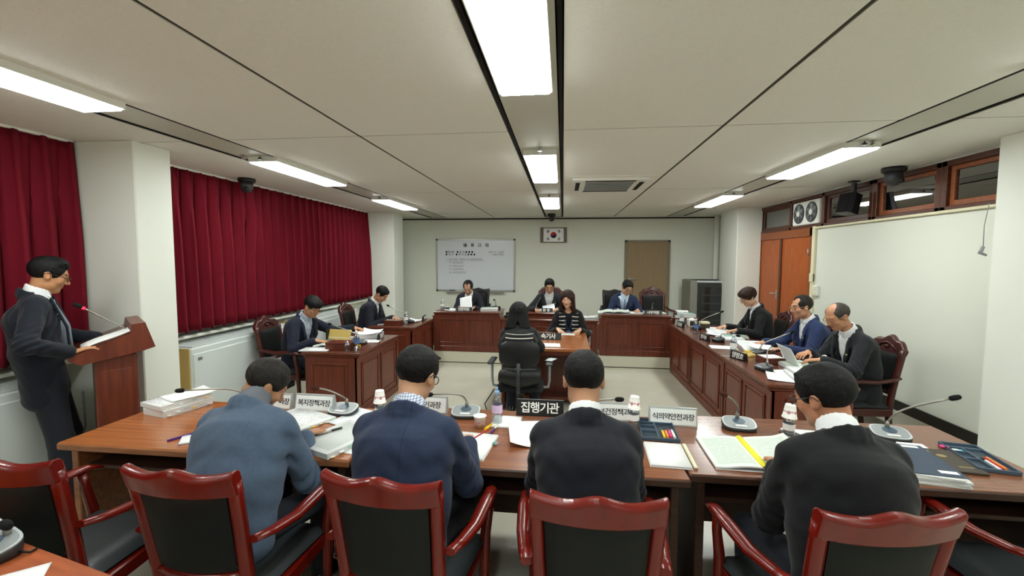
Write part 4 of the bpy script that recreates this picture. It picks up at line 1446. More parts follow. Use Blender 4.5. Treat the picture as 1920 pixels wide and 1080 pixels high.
    # V-shaped front opening
    if open_:
        bot = P + (N - P) * .26
        ln = np.linalg.norm(N - bot)
        uu = (N - bot) / ln
        def vee(x, y, z):
            px, py, pz = x - bot[0], y - bot[1], z - bot[2]
            tt = (px * uu[0] + py * uu[1] + pz * uu[2]) / ln
            fr = px * front[0] + py * front[1] + pz * front[2]
            w = np.clip(tt, 0, 1.2) ** .8 * open_ * sc
            return np.maximum(np.maximum((np.abs(px) - w) * .85, .0 - fr), -tt * ln)
        g.put(vee, np.minimum(bot, N) - .25, np.maximum(bot, N) + .25, .006, 'sub')
        for sg in (-1, 1):       # lapels
            a = N - u * .02 + front * (.074 * sc) + side * sg * (open_ + .016) * sc
            b = P + (N - P) * .62 + front * (.134 * sc) + side * sg * (open_ * .62 + .038) * sc
            c = bot + front * (.132 * sc) + side * sg * .02
            g.ecap(a, b, (.016, .008), (.026, .008), side, .006)
            g.ecap(b, c, (.026, .008), (.010, .008), side, .006)
    nk = N + nb * .05
    g.cap(N + u * .025, nk + nb * .12, .058 * sc, .066 * sc, .004, 'sub')
    pos, q = g.mesh()
    me = np_mesh('jacket', pos, q)
    me.materials.append(jmat or cloth('jacket_cloth', jacket, seam=seam))
    put('jacket', me, t)
    # ---- trousers and shoes
    g = Field(np.array([-.34, min(P[1], 0) - .34, -.01]), np.array([.34, P[1] + .75, P[2] + .2]), .012)
    if stand:
        for sg in (-1, 1):
            hip = P + V(sg * .085, 0, -.04)
            fx, fy = stand[0 if sg < 0 else 1]
            ank = V(fx, fy, .10)
            kn = (hip + ank) / 2 + V(0, .025, .02)
            g.cap(hip, kn, .088, .068, .03).cap(kn, ank, .068, .062, .02).cap(ank, ank - V(0, .01, .03), .062, .066, .01)
        g.ecap(P + u * .08, P - V(0, 0, .05), (.14, .095), (.155, .11), side, .03)
    else:
        for sg in (-1, 1):
            hip = P + V(sg * .085, .02, -.02)
            kn = V(sg * .13, P[1] + .43 * sc, .47)
            ank = V(sg * .13, P[1] + .40 * sc, .10)
            g.cap(hip, kn, .082, .068, .03).cap(kn, ank, .066, .055, .02)
        g.ecap(P + u * .06, P - V(0, .02, .02), (.135, .10), (.155, .11), side, .03)
    pos, q = g.mesh()
    me = np_mesh('trousers', pos, q)
    me.materials.append(M['trouser'])
    put('trousers', me, t)
    for sg in (-1, 1):
        if stand:
            fx, fy = stand[0 if sg < 0 else 1]
        else:
            fx, fy = sg * .13, P[1] + .40 * sc
        b = Field(V(fx - .08, fy - .14, -.01), V(fx + .08, fy + .26, .16), .008)
        b.ecap(V(fx, fy - .04, .045), V(fx, fy + .08, .04), (.04, .042), (.048, .036), side, .02)
        b.ecap(V(fx, fy + .08, .038), V(fx, fy + .165, .03), (.048, .036), (.036, .026), side, .02)
        b.cap(V(fx, fy - .01, .05), V(fx, fy - .01, .09), .042, .04, .02)
        b.put(lambda x, y, z: z - .004 + 0 * x + 0 * y, V(fx - .1, fy - .2, -.05), V(fx + .1, fy + .3, .06), .004, 'sub')
        pos, q = b.mesh()
        me = np_mesh('shoe', pos, q)
        me.materials.append(M['shoe'])
        put('shoe', me, t)
    # ---- hair
    rad = .15 * sc if style not in ('long', 'long_front') else .30 * sc
    g = Field(Hd - rad, Hd + rad, .0055)
    g.put(lambda x, y, z: hair_sdf(*tohead(x, y, z), style) * sc, Hd - rad, Hd + rad, .001)
    pos, q = g.mesh()
    me = np_mesh('hair', pos, q)
    me.materials.append(M[hair])
    put('hair', me, t)
    if glasses:
        b = MB()
        for sg in (-1, 1):
            loop = []
            for k in range(17):
                a = 2 * math.pi * k / 16
                ca2, sa2 = math.cos(a), math.sin(a)
                loop.append(fromhead((sg * .034 + .026 * math.copysign(abs(ca2) ** .7, ca2), .108 - .012 * abs(ca2) * (ca2 * sg > 0), .003 + .0165 * math.copysign(abs(sa2) ** .7, sa2))))
            b.tube(loop, .0022, 6)
            b.tube([fromhead((sg * .06, .098, .010)), fromhead((sg * .084, .04, .012)), fromhead((sg * .090, -.012, .016)), fromhead((sg * .088, -.03, -.002))], .0022, 6)
        b.tube([fromhead((-.009, .111, .006)), fromhead((0, .114, .010)), fromhead((.009, .111, .006))], .0022, 6)
        b.build('glasses', glasses, t)
    if tie:
        a = N - u * .045 + front * .068 * sc
        bpt = P + (N - P) * .62 + front * (.116 * sc)
        c = P + (N - P) * .24 + front * (.112 * sc)
        b = MB()
        b.tube([a + u * .004, a - u * .03 + front * .012], [.017, .012], 10, sy=.6)
        b.tube([a - u * .028 + front * .01, bpt + front * .004, c + front * .006], [.014, .026, .032], 12, sy=.22)
        b.build('tie', tie, t)
    if lanyard:
        b = MB()
        for sg in (-1, 1):
            b.tube([N - u * .03 + side * sg * .065 + front * .05, P + (N - P) * .72 + front * .128 * sc + side * sg * .05, P + (N - P) * .45 + front * .130 * sc], .004, 6)
        b.box(-.03, .03, -.003, .003, -.09, 0, .002, Matrix.Translation(P + (N - P) * .45 + front * .133 * sc))
        b.build('lanyard', 'label_blue', t)
    if badge:
        pp = P + (N - P) * .68 + front * (.128 * sc) + side * -(open_ + .02) * sc
        MB().ball(tuple(pp), (.011, .007, .011), 10, 6).build('badge', 'gold', t)
    return t
Q = math.pi / 2
M['tie_blue'] = mat('tie_blue', (44, 62, 104), .6, .3)
M['tie_grey'] = mat('tie_grey', (130, 140, 152), .6, .3)
M['shirt_check'] = cloth('shirt_gingham', (226, 230, 238), .75, check=90)
M['shirt_blue'] = mat('shirt_pale_blue', (196, 214, 232), .7, .25, bump=.1, bscale=18)
M['shirt_pattern'] = mat('shirt_pattern', (206, 216, 226), .75, .2, rgb2=(120, 138, 160), nscale=34)
M['top_black'] = mat('top_black', (24, 26, 32), .8, .2)
M['collar_blue'] = mat('shirt_slate', (104, 108, 116), .75, .2)
# front row, backs to us
person('person in a slate blue jacket bent low over open papers, back to us', (-1.39, 1.70, 0), 0, (-1.42, 1.68, .56), (-1.49, 1.90, 1.01), (-1.495, 2.02, 1.098), (R(-38), R(42), R(8)),
       (-1.60, 2.15, .80), (-1.36, 2.13, .80), ((R(-20), .1), (R(-20), .1)), (76, 92, 113), 'collar_blue', 'cropped', 'hair_soft', None, None, (176, 128, 96), open_=.07, h=.0075, elbow_out=.45, sc=1.04)
person('person in a navy jacket and gingham collar writing with a pen, back to us', (-.625, 1.70, 0), 0, (-.655, 1.68, .56), (-.67, 1.81, 1.062), (-.662, 1.91, 1.205), (R(-14), R(26), R(4)),
       (-.80, 2.14, .80), (-.475, 2.15, .80), ((R(-25), .1), (R(18), .1)), (34, 45, 70), 'shirt_check', 'short', 'hair_black', 'glasses_dark', None, (196, 150, 118), open_=.07, h=.007, seam=True, elbow_out=.3, sc=1.04)
person('person in a dark navy jacket with a plain white collar, back to us', (.115, 1.69, 0), 0, (.115, 1.67, .56), (.10, 1.80, 1.070), (.095, 1.89, 1.212), (R(2), R(22), 0),
       (-.03, 2.14, .80), (.25, 2.14, .80), ((R(-20), .1), (R(15), .1)), (20, 22, 31), 'shirt_white', 'short', 'hair_black', None, None, (190, 142, 110), open_=.07, h=.0075, elbow_out=.25, sc=1.0)
person('person in a black jacket, back to us, at the right end of the front row', (1.05, 1.70, 0), R(4), (1.05, 1.66, .56), (1.085, 1.80, 1.045), (1.075, 1.90, 1.178), (R(28), R(20), R(-4)),
       (.99, 2.07, .80), (1.27, 2.10, .80), ((R(-20), .1), (R(0), .1)), (15, 16, 20), 'shirt_white', 'short', 'hair_black', 'glasses_dark', None, (184, 128, 98), open_=.07, h=.0075, elbow_out=.4, sc=1.06)
# standing speaker
person('person in a dark suit and glasses standing and reading at the lectern', (-3.42, 2.56, 0), R(-40), (-3.45, 2.52, .91), (-3.468, 2.50, 1.485), (-3.43, 2.55, 1.618), (R(4), R(22), 0),
       (-3.40, 2.83, 1.14), (-3.19, 2.475, 1.115), ((R(0), -.1), (R(6), -.28)), (19, 25, 36), 'shirt_white', 'neat', 'hair_black', 'glasses_dark', 'tie_grey', (188, 134, 96), stand=((-.12, .06), (.12, .0)), h=.0055, elbow_out=.9, sc=.95)
# left desks
person('person in a navy jacket and patterned shirt with glasses at the front left desk', (-3.16, 4.86, 0), -Q - R(6), (-3.16, 4.86, .56), (-3.06, 4.85, 1.03), (-2.945, 4.84, 1.165), (R(-8), R(30), 0),
       (-2.66, 5.30, .85), (-2.80, 4.64, .80), ((R(10), .2), (R(25), .1)), (24, 29, 46), 'shirt_pattern', 'bangs', 'hair_black', 'glasses_dark', None, (190, 138, 104), h=.0062, open_=.10, badge=True)
person('person in a dark jacket writing with head bowed at the rear left desk', (-3.02, 6.48, 0), -Q, (-3.02, 6.48, .56), (-2.92, 6.48, 1.06), (-2.79, 6.47, 1.185), (R(-6), R(46), 0),
       (-2.68, 6.66, .80), (-2.68, 6.36, .80), ((R(-25), .15), (R(25), .15)), (28, 32, 44), 'shirt_white', 'short', 'hair_black', None, None, (190, 140, 108), h=.007, open_=.07)
# rear desks
person('person in a dark suit reading a white paper under the whiteboard', (-1.645, 7.64, PZ), math.pi, (-1.645, 7.66, .56 + PZ), (-1.64, 7.56, 1.11), (-1.64, 7.47, 1.235), (0, R(34), 0),
       (-1.49, 7.26, .915), (-1.74, 7.24, .915), ((R(-20), .1), (R(20), .1)), (32, 34, 44), 'shirt_white', 'comb', 'hair_black', None, 'tie_grey', (190, 146, 120), h=.007, open_=.075)
person('person in a black jacket and open white shirt at the raised chair desk', (-.235, 7.70, PZ), math.pi, (-.235, 7.72, .57 + PZ), (-.225, 7.60, 1.135), (-.225, 7.50, 1.275), (R(0), R(26), 0),
       (-.08, 7.36, .90), (-.44, 7.34, .90), ((R(-30), .1), (R(15), .1)), (30, 32, 36), 'shirt_white', 'neat', 'hair_black', 'glasses_metal', None, (190, 144, 116), h=.007, open_=.085, elbow_out=.95, badge=True)
person('person in a blue suit with a blue tie looking down before the beige door', (1.03, 7.62, PZ), math.pi, (1.01, 7.64, .57 + PZ), (1.05, 7.55, 1.12), (1.075, 7.47, 1.265), (R(14), R(32), R(-6)),
       (1.22, 7.26, .915), (.90, 7.26, .915), ((R(-10), .1), (R(20), .1)), (36, 48, 78), 'shirt_blue', 'short', 'hair_black', 'glasses_dark', 'tie_blue', (192, 146, 118), h=.007, open_=.09)
# stenographers
ST_B = cloth('striped_jacket_back', (22, 23, 24), stripes=(.862, .985, .040, .24, -1, .14, -.0))
person('person with long dark hair in a striped jacket, back to us, on the swivel chair', (-.43, 4.46, 0), 0, (-.43, 4.42, .55), (-.445, 4.47, 1.03), (-.455, 4.53, 1.165), (R(0), R(14), 0),
       (-.60, 4.93, .79), (-.28, 4.93, .79), ((R(-10), .15), (R(10), .15)), (22, 23, 24), 'top_black', 'long', 'hair_black', None, None, (200, 156, 128), fem=1, h=.0075, open_=.06, jmat=ST_B, collar=False, sc=.98)
ST_F = cloth('striped_jacket_front', (22, 23, 24), stripes=(.66, .985, .056, .2, .045, .135, .12))
person('person with brown shoulder-length hair in a striped black jacket, facing us', (.09, 6.28, 0), math.pi, (.09, 6.30, .55), (.085, 6.20, 1.02), (.07, 6.14, 1.185), (R(-14), R(14), 0),
       (.24, 5.94, .785), (-.06, 5.94, .785), ((R(-25), .15), (R(25), .15)), (22, 23, 24), 'top_black', 'long_front', 'hair_brown', None, None, (212, 168, 140), fem=1, h=.0062, open_=.055, jmat=ST_F, collar=False, lanyard=True, sc=.98)
# right-hand desks
person('person with permed hair in a black cardigan at the farthest right desk', (2.70, 6.34, 0), Q, (2.72, 6.34, .56), (2.655, 6.33, 1.08), (2.54, 6.32, 1.225), (R(4), R(30), 0),
       (2.32, 6.10, .80), (2.30, 6.46, .80), ((R(-10), .15), (R(20), .15)), (24, 25, 27), 'shirt_white', 'perm', 'hair_brown', 'glasses_metal', None, (206, 158, 130), fem=1, h=.0065, open_=.07)
person('person with a receding hairline in a bright blue jacket at the middle right desk', (2.74, 5.14, 0), Q, (2.76, 5.14, .56), (2.70, 5.12, 1.075), (2.61, 5.11, 1.225), (R(2), R(12), 0),
       (2.34, 4.90, .80), (2.30, 5.26, .80), ((R(-10), .15), (R(20), .15)), (36, 50, 88), 'shirt_white', 'comb', 'hair_soft', 'glasses_metal', None, (194, 142, 112), h=.0062, open_=.085, badge=True)
person('balding person with glasses in a charcoal jacket turning pages at the near right desk', (2.72, 4.34, 0), Q + R(4), (2.74, 4.34, .56), (2.64, 4.33, 1.075), (2.515, 4.31, 1.225), (R(6), R(30), 0),
       (2.29, 4.12, .855), (2.31, 4.36, .875), ((R(-28), .1), (R(25), .1)), (28, 30, 35), 'shirt_white', 'ring', 'hair_grey', 'glasses_metal', None, (188, 136, 104), h=.0062, open_=.085, badge=True)
tag(MB().lathe([(.036, -.009), (.038, 0), (.036, .009)], 16, Matrix.Translation((2.325, 4.135, .861)) @ Matrix.Rotation(Q, 4, 'Y')).build('wristwatch', 'white'), 'white wristwatch on the wrist of the balding page-turning man', 'watch')
# ------------------------------------------------------------------ things on the desks
FT = .745
def sheet_(name, label, x, y, z, w, l, rz, m='print', curl=.0, th=.0012, group=None, cat='document'):
    def fn(u, v):
        a, b = (u - .5) * w, (v - .5) * l
        return (a, b, .0025 + curl * ((2 * u - 1) ** 2 * .6 + (max(0, v - .55) / .45) ** 2))
    o = MB().sheet(6, 6, fn, th).build(name, m, None, (x, y, z), (0, 0, rz))
    return tag(o, label, cat, group)

def booklet(label, x, y, z, w, l, h, rz, top='print', cover=None, tabs=0, name='document_booklet', spiral=False, group=None):
    t = thing(name, label, 'document', (x, y, z), rz, group)
    MB().box(-w / 2, w / 2, -l / 2, l / 2, .0, h - .002, .0015).build('pages', 'paper_edge', t)
    MB().sheet(2, 2, lambda u, v: ((u - .5) * w, (v - .5) * l, h), .0015).build('top_page', top, t)
    if cover:
        MB().box(-w / 2 - .003, w / 2 + .003, -l / 2 - .003, l / 2 + .003, -.0005, .001).build('cover', cover, t)
    for k in range(tabs):
        yy = -l / 2 + l * (k + .5) / tabs
        MB().box(w / 2 - .004, w / 2 + .012, yy - .012, yy + .012, h * (.25 + .5 * ((k * 7) % 5) / 5), h * (.25 + .5 * ((k * 7) % 5) / 5) + .0015).build('index_tab', ('cream', 'paper', 'folder_green', 'yellow')[k % 4], t)
    if spiral:
        b = MB()
        for k in range(14):
            yy = -l / 2 + l * (k + .5) / 14
            T = Matrix.Translation((-w / 2, yy, h / 2)) @ Matrix.Rotation(Q, 4, 'X')
            b.lathe([(h * .62, -.001), (h * .62 + .0015, 0), (h * .62, .001)], 10, T, cap=False)
        b.build('spiral_binding', 'metal', t)
    return t

def open_book(label, x, y, z, w, l, h, rz, top='print2', spine=None, lift=0, name='open_book', cover='paper_edge'):
    """two page blocks bulging towards the fold"""
    t = thing(name, label, 'book', (x, y, z), rz)
    for s in (-1, 1):
        def fn(u, v, s=s):
            a = u if s > 0 else 1 - u
            xx = s * (.004 + a * w / 2)
            zz = h * (.55 + .75 * math.sin(math.pi * min(1, a * 1.15 + .12)) * .6) * (1 - .35 * a) + lift * a * a * (s > 0)
            return (xx, (v - .5) * l, zz + .002)
        pg = MB().sheet(10, 3, fn, .0).build('page', top, t)
        MB().sheet(10, 3, lambda u, v, s=s: (fn(u, v)[0], fn(u, v)[1], fn(u, v)[2] - .0012), max(.002, h * .35)).build('page_block', 'paper_edge', t)
    MB().box(-w / 2 - .004, w / 2 + .004, -l / 2 - .004, l / 2 + .004, -.0002, .0016).build('cover', cover, t)
    if spine:
        MB().sheet(4, 2, lambda u, v: ((u - .5) * .035, (v - .5) * l * 1.0, h * .95 + .008 * math.sin(math.pi * u)), .003).build('spine_tape', spine, t)
    return t

def oval(w, l, n=26, p=3.2):
    return [(w / 2 * math.copysign(abs(math.cos(2 * math.pi * i / n)) ** (2 / p), math.cos(2 * math.pi * i / n)), l / 2 * math.copysign(abs(math.sin(2 * math.pi * i / n)) ** (2 / p), math.sin(2 * math.pi * i / n))) for i in range(n)]

def microphone(label, loc, rz, neck, head='black_soft', light=True, w=.185, l=.135, group='grey desk microphones of the front row', ring=False):
    """base wedge, low at the user's side (-y), stem rising from its far end"""
    t = thing('desk_microphone', label, 'microphone', loc, rz, group)
    ol = oval(w, l)
    def top(x, y, s=1.0, dz=0):
        return (x * s, y * s, .022 + .028 * (y / l + .5) + dz)
    n = len(ol)
    vs = [(x * .97, y * .97, 0) for x, y in ol] + [top(x, y, 1, -.006) for x, y in ol] + [top(x, y, .97, 0) for x, y in ol]
    fs = [(i, (i + 1) % n, n + (i + 1) % n, n + i) for i in range(n)] + [(n + i, n + (i + 1) % n, 2 * n + (i + 1) % n, 2 * n + i) for i in range(n)] + [list(range(n))[::-1], [2 * n + i for i in range(n)]]
    MB().add(vs, fs, True).build('base', 'dark_grey' if light else 'black', t)
    def plate(s, dz, y0=0, sy=1.0):
        v0 = [top(x * s, y * s * sy + y0, 1, dz - .004) for x, y in ol] + [top(x * s, y * s * sy + y0, 1, dz) for x, y in ol]
        f0 = [(i, (i + 1) % n, n + (i + 1) % n, n + i) for i in range(n)] + [[n + i for i in range(n)]]
        return MB().add(v0, f0, False)
    plate(.985, .003).build('rim', 'light_grey' if light else 'black', t)
    plate(.88, .0045).build('face_plate', 'grey' if light else 'dark_grey', t)
    g = [(.034 * math.cos(a * math.pi / 10), .030 * math.sin(a * math.pi / 10) + .008) for a in range(20)]
    vs = [top(x, y, 1, .003) for x, y in g] + [top(x, y, 1, .0065) for x, y in g]
    MB().add(vs, [(i, (i + 1) % 20, 20 + (i + 1) % 20, 20 + i) for i in range(20)] + [[20 + i for i in range(20)]]).build('speaker_grille', 'dark_grey' if not light else 'tray', t)
    b = MB()
    p = [top(-.03, -.052, 1, .005), top(.03, -.052, 1, .005), top(.03, -.04, 1, .005), top(-.03, -.04, 1, .005)]
    b.add(p + [(x, y, z + .003) for x, y, z in p], [(0, 1, 5, 4), (1, 2, 6, 5), (2, 3, 7, 6), (3, 0, 4, 7), (4, 5, 6, 7)])
    b.build('talk_button', 'white' if light else 'grey', t)
    y0 = l / 2 - .028
    st = [top(0, y0), (0, y0 + .004, .085)] + list(neck)
    pts = []
    for i in range(len(st) - 1):
        a, c = Vector(st[i]), Vector(st[i + 1])
        pts += [a.lerp(c, k / 3) for k in range(3)]
    pts.append(Vector(st[-1]))
    for _ in range(3):
        pts = [pts[0]] + [(pts[i - 1] + pts[i] * 2 + pts[i + 1]) / 4 for i in range(1, len(pts) - 1)] + [pts[-1]]
    gn = MB().tube(pts, .0055, 8).lathe([(.012, .04), (.011, .07), (.006, .085)], 12, Matrix.Translation((0, y0, 0))).build('gooseneck', 'gooseneck', t)
    d = (pts[-1] - pts[-2]).normalized()
    e = pts[-1]
    if ring:
        MB().tube([e - d * .004, e + d * .006], .009, 10).build('light_ring', 'led_red', gn)
    MB().tube([e, e + d * .008, e + d * .028, e + d * .046, e + d * .052], [.008, .0135, .015, .012, .005], 12).build('microphone_head', head, gn)
    return t

def bottle(label, loc, label_mat='label_blue', cap='cap_white', h=.165, r=.03, group='small water bottles', tall=False):
    t = thing('water_bottle', label, 'bottle', loc, random.uniform(0, 6), group)
    prof = [(r * .88, 0), (r, .006), (r, h * .28), (r * .94, h * .31), (r, h * .34), (r, h * .62), (r * .9, h * .72), (r * .5, h * .86), (.0125, h * .89), (.0125, h * .93)]
    MB().lathe(prof, 20).build('bottle_body', 'bottle', t)
    MB().lathe([(r + .0006, h * .36), (r + .0006, h * .60)], 20, cap=False).build('label_band', label_mat, t)
    cp = MB().lathe([(.0145, h * .925), (.0145, h * 1.0), (.012, h * 1.01)], 16)
    if tall:
        cp.lathe([(.006, h), (.006, h * 1.12), (.004, h * 1.13)], 10)
    cp.build('bottle_cap', cap, t)
    return t

def cup(label, loc, upside=True, group='white paper cups', tilt=0, tx=0):
    t = thing('paper_cup', label, 'cup', loc, random.uniform(0, 6), group)
    t.rotation_euler = (tx, tilt, 0)
    h, r0, r1 = .075, .026, .036
    if upside:
        prof = [(r1 + .002, 0), (r1 + .003, .004), (r1, .006), (r0, h - .004), (r0 - .001, h), (r0 - .004, h - .004), (.001, h - .004)]
    else:
        prof = [(.001, .003), (r0 - .002, .002), (r0, 0), (r1, h - .004), (r1 + .003, h - .003), (r1 + .003, h), (r1 - .001, h), (r0 - .003, .006), (.001, .006)]
    MB().lathe(prof, 24, cap=False).build('cup_body', 'cup', t)
    rr = lambda z: ((r1 + (r0 - r1) * z / h) if upside else (r0 + (r1 - r0) * z / h)) + .0006
    vs = []
    for i in range(25):
        an = i * .26
        zl, zh = .034 - .010 * math.sin(an * 5), .040 + .006 * math.sin(an * 5)
        vs += [(rr(zl) * math.cos(an), rr(zl) * math.sin(an), zl), (rr(zh) * math.cos(an), rr(zh) * math.sin(an), zh)]
    b = MB().add(vs, [(2 * i, 2 * i + 2, 2 * i + 3, 2 * i + 1) for i in range(24)], True)
    b.build('cup_print', 'cup_print', t)
    return t

def nameplate(label, loc, rz, s, w=.26, h=.10, white=True, size=None, align='CENTER', xoff=0, group=None):
    t = thing('nameplate', label, 'nameplate', loc, rz, group)
    d = h * .55
    face, inkm = ('plate_white', 'ink_black') if white else ('plate_black', 'ink_white')
    MB().prism([(-d / 2, 0), (d / 2, 0), (.006, h), (-.006, h)], -w / 2, w / 2, 'yz').build('stand', 'silver' if white else 'black', t)
    an = math.atan2(d / 2 - .006, h)
    T = Matrix.Translation((0, -d / 2 - .0008, 0)) @ Matrix.Rotation(-an, 4, 'X')
    L = math.hypot(h, d / 2)
    e = .007 if white else .003
    MB().box(-w / 2 + e, w / 2 - e, -.0012, .001, e, L - e * 1.6, 0, T).build('face', face, t)
    p = T @ Vector((xoff, -.0018, L * .47))
    if s:
        sz = size or h * .46
        n = len(s)
        for i, ch in enumerate(s):
            if ch != ' ':
                text(ch, sz, inkm, t, (p.x + (i - (n - 1) / 2) * sz * (.84 if ' ' not in s else .62), p.y, p.z), (Q - an, 0, 0), 'letter', .0005 if white else .0010)
    return t

# ---- front tables
for args in (
    ('white nameplate mostly hidden behind the bent head of the man in slate blue', (-1.885, 2.655, FT), R(-4), '과장', .24, .10, True, .045, 'CENTER', .07),
    ('white nameplate with five black syllables, left of the microphone on the left table', (-1.60, 2.64, FT), R(-2), '복지정책과장', .27, .105, True, .045),
    ('white nameplate half hidden behind the head of the man in navy', (-.865, 2.70, FT), R(0), '노인과장', .27, .105, True, .045, 'CENTER', .02),
    ('white nameplate with its text covered at the left by the shoulder in dark navy', (.345, 2.72, FT), R(-1), '보건정책과장', .27, .105, True, .045, 'CENTER', .0),
    ('white nameplate with seven syllables, standing free right of the pen tray', (.67, 2.68, FT), R(-3), '식의약안전과장', .275, .105, True, .041)):
    nameplate(*args, group='white nameplates of the front row') if len(args) < 10 else nameplate(*args[:10], group='white nameplates of the front row')
nameplate('large black sign with white letters in the middle of the front row', (-.135, 2.735, FT), R(0), '집행기관', .30, .10, False, .072)
microphone('grey microphone at the left end of the front row, over the paper stack', (-2.06, 2.58, FT), R(8), [(-.06, -.01, .145), (-.2, -.03, .15), (-.34, -.06, .150)])
microphone('grey microphone beside the five-syllable nameplate, brown head turned left', (-1.39, 2.60, FT), R(-6), [(-.01, -.03, .13), (-.07, -.05, .165), (-.12, -.07, .175)], 'brown_foam')
microphone('grey microphone beside the single paper cup, its stem lying flat to the left', (-.60, 2.655, FT), R(4), [(-.02, -.01, .14), (-.09, -.02, .15), (-.2, -.04, .148)])
microphone('grey microphone hidden behind the dark navy shoulder, only its head sticking out right', (.16, 2.60, FT), R(0), [(.04, 0, .15), (.1, -.01, .165), (.155, -.02, .17)])
microphone('grey microphone standing alone on the right table, small brown head', (1.045, 2.66, FT), R(-6), [(-.005, -.02, .13), (-.05, -.05, .185), (-.09, -.07, .21)], 'brown_foam')
microphone('grey microphone at the right end of the front row, long stem leaning right', (1.835, 2.62, FT), R(-14), [(.03, 0, .16), (.12, .0, .205), (.24, -.01, .255)])
for args in ((-1.09, 2.475), (.435, 2.585), (1.26, 2.56)):
    pass
BL = [((-1.10, 2.50), 'water bottle under an upturned cup, left of the man in navy'), ((.425, 2.585), 'water bottle under an upturned cup, before the half hidden nameplate'), ((1.265, 2.545), 'water bottle under an upturned cup, on the right table')]
CL = ['upturned paper cup on the bottle left of the man in navy', 'upturned paper cup on the bottle before the half hidden nameplate', 'upturned paper cup on the bottle on the right table']
for i, ((x, y), lab) in enumerate(BL):
    bottle(lab, (x, y, FT), 'paper', h=.145)
    cup(CL[i], (x, y, FT + .118), True, tilt=(0, .06, .05)[i])
cup('upright paper cup standing by the flat stemmed microphone', (-.475, 2.475, FT), False)
bottle('clear bottle with a lilac label and pale blue spout cap on the middle table', (-.385, 2.555, FT), 'label_purple', 'cap_blue', .20, .032, None, True)
t = thing('highlighter', 'short yellow highlighter lying by the lilac bottle', 'pen', (-.425, 2.475, FT + .008), R(70))
MB().tube([(-.04, 0, 0), (.02, 0, 0)], .008).build('pen_body', 'yellow', t)
MB().tube([(.02, 0, 0), (.045, 0, 0)], .0075).build('pen_cap', 'yellow', t)
t = thing('pen', 'purple and white pen lying below the lilac bottle', 'pen', (-.385, 2.455, FT + .006), R(82))
MB().tube([(-.07, 0, 0), (0, 0, 0)], .0055).build('pen_body', 'purple', t)
MB().tube([(0, 0, 0), (.065, 0, 0)], .0055).build('pen_barrel', 'white', t)
# papers left table
booklet('thick bound document at the bottom of the stack at the left table end', -2.50, 2.545, FT, .21, .30, .045, R(-14), 'paper', None, 6)
booklet('spiral-bound document on top of the thick stack at the left table end', -2.515, 2.55, FT + .046, .22, .31, .028, R(-17), 'print', None, 4, spiral=True)
sheet_('paper_sheet', 'loose white sheet lying on top of the left stack', -2.475, 2.60, FT + .076, .2, .26, R(-24), 'paper', .012)
booklet('document with index tabs behind the bent man, under the nameplates', -1.61, 2.43, FT, .36, .31, .016, R(-24), 'print', None, 7)
booklet('thick document under the bent man\'s arm, with a black pen on it', -1.20, 2.20, FT, .28, .38, .030, R(-22), 'print2', None, 7)
sheet_('paper_sheet', 'sheet with printed table columns between the bent man and the man in navy', -1.225, 2.505, FT, .28, .26, R(-18), 'print3', .01)
sheet_('paper_sheet', 'loose sheet half hidden at the table edge left of the man in navy', -1.015, 2.14, FT, .15, .2, R(-12), 'paper', .0)
t = thing('pen', 'black pen lying on the open document of the bent man', 'pen', (-1.275, 2.23, FT + .038), R(52))
MB().tube([(-.065, 0, 0), (.01, 0, 0)], .005).build('pen_body', 'metal', t)
MB().tube([(.01, 0, 0), (.07, 0, 0)], .006).build('pen_cap', 'black', t)
booklet('small purple-covered notebook at the left elbow of the bent man', -1.985, 2.13, FT, .16, .12, .008, R(35), 'paper', 'purple', 0, 'notebook')
tag(MB().box(-.004, .004, -.065, .065, 0, .012, .002).build('notebook_strap', 'purple', None, (-2.085, 2.125, FT), (0, 0, R(-25))), 'purple spine band beside the small notebook at the left table', 'strap')
# papers middle table
booklet('white notepad the man in navy is writing on', -.475, 2.225, FT, .22, .31, .008, R(-6), 'paper', 'paper_edge', 0, 'notepad')
t = thing('binder_clip', 'dark green binder clip on the right edge of the writing pad', 'clip', (-.352, 2.25, FT + .008), R(-6))
MB().prism([(-.012, 0), (.012, 0), (.003, .014), (-.003, .014)], -.015, .015, 'xz').build('clip_body', 'folder_green', t)
MB().tube([(.0, -.01, .012), (.022, -.008, .006), (.022, .008, .006), (0, .01, .012)], .0012, 6).build('clip_wire', 'metal', t)
t = thing('pen', 'slim dark red pen in the hand of the man in navy', 'pen', (-.435, 2.255, FT + .045), R(35))
MB().tube([(-.075, 0, -.022), (.06, 0, .026)], .004).build('pen_body', 'red', t)
MB().tube([(-.085, 0, -.026), (-.075, 0, -.022)], [.001, .004]).build('pen_tip', 'metal', t)
booklet('flat white document left of the black title sign', -.33, 2.575, FT, .17, .18, .01, R(-2), 'paper')
def curled(u, v):
    return ((u - .5) * .26, (v - .5) * .37, .004 + .05 * max(0, .45 - u) ** 1.5 * (1 - v) * 2)
tag(MB().sheet(12, 10, curled, .0012).build('paper_sheet', 'paper', None, (-.165, 2.42, FT + .003), (0, 0, R(9))), 'large white sheet with a lifted corner under the arm of the man in dark navy', 'document')
for i, s_ in enumerate(('제', '27', '회')):
    pass
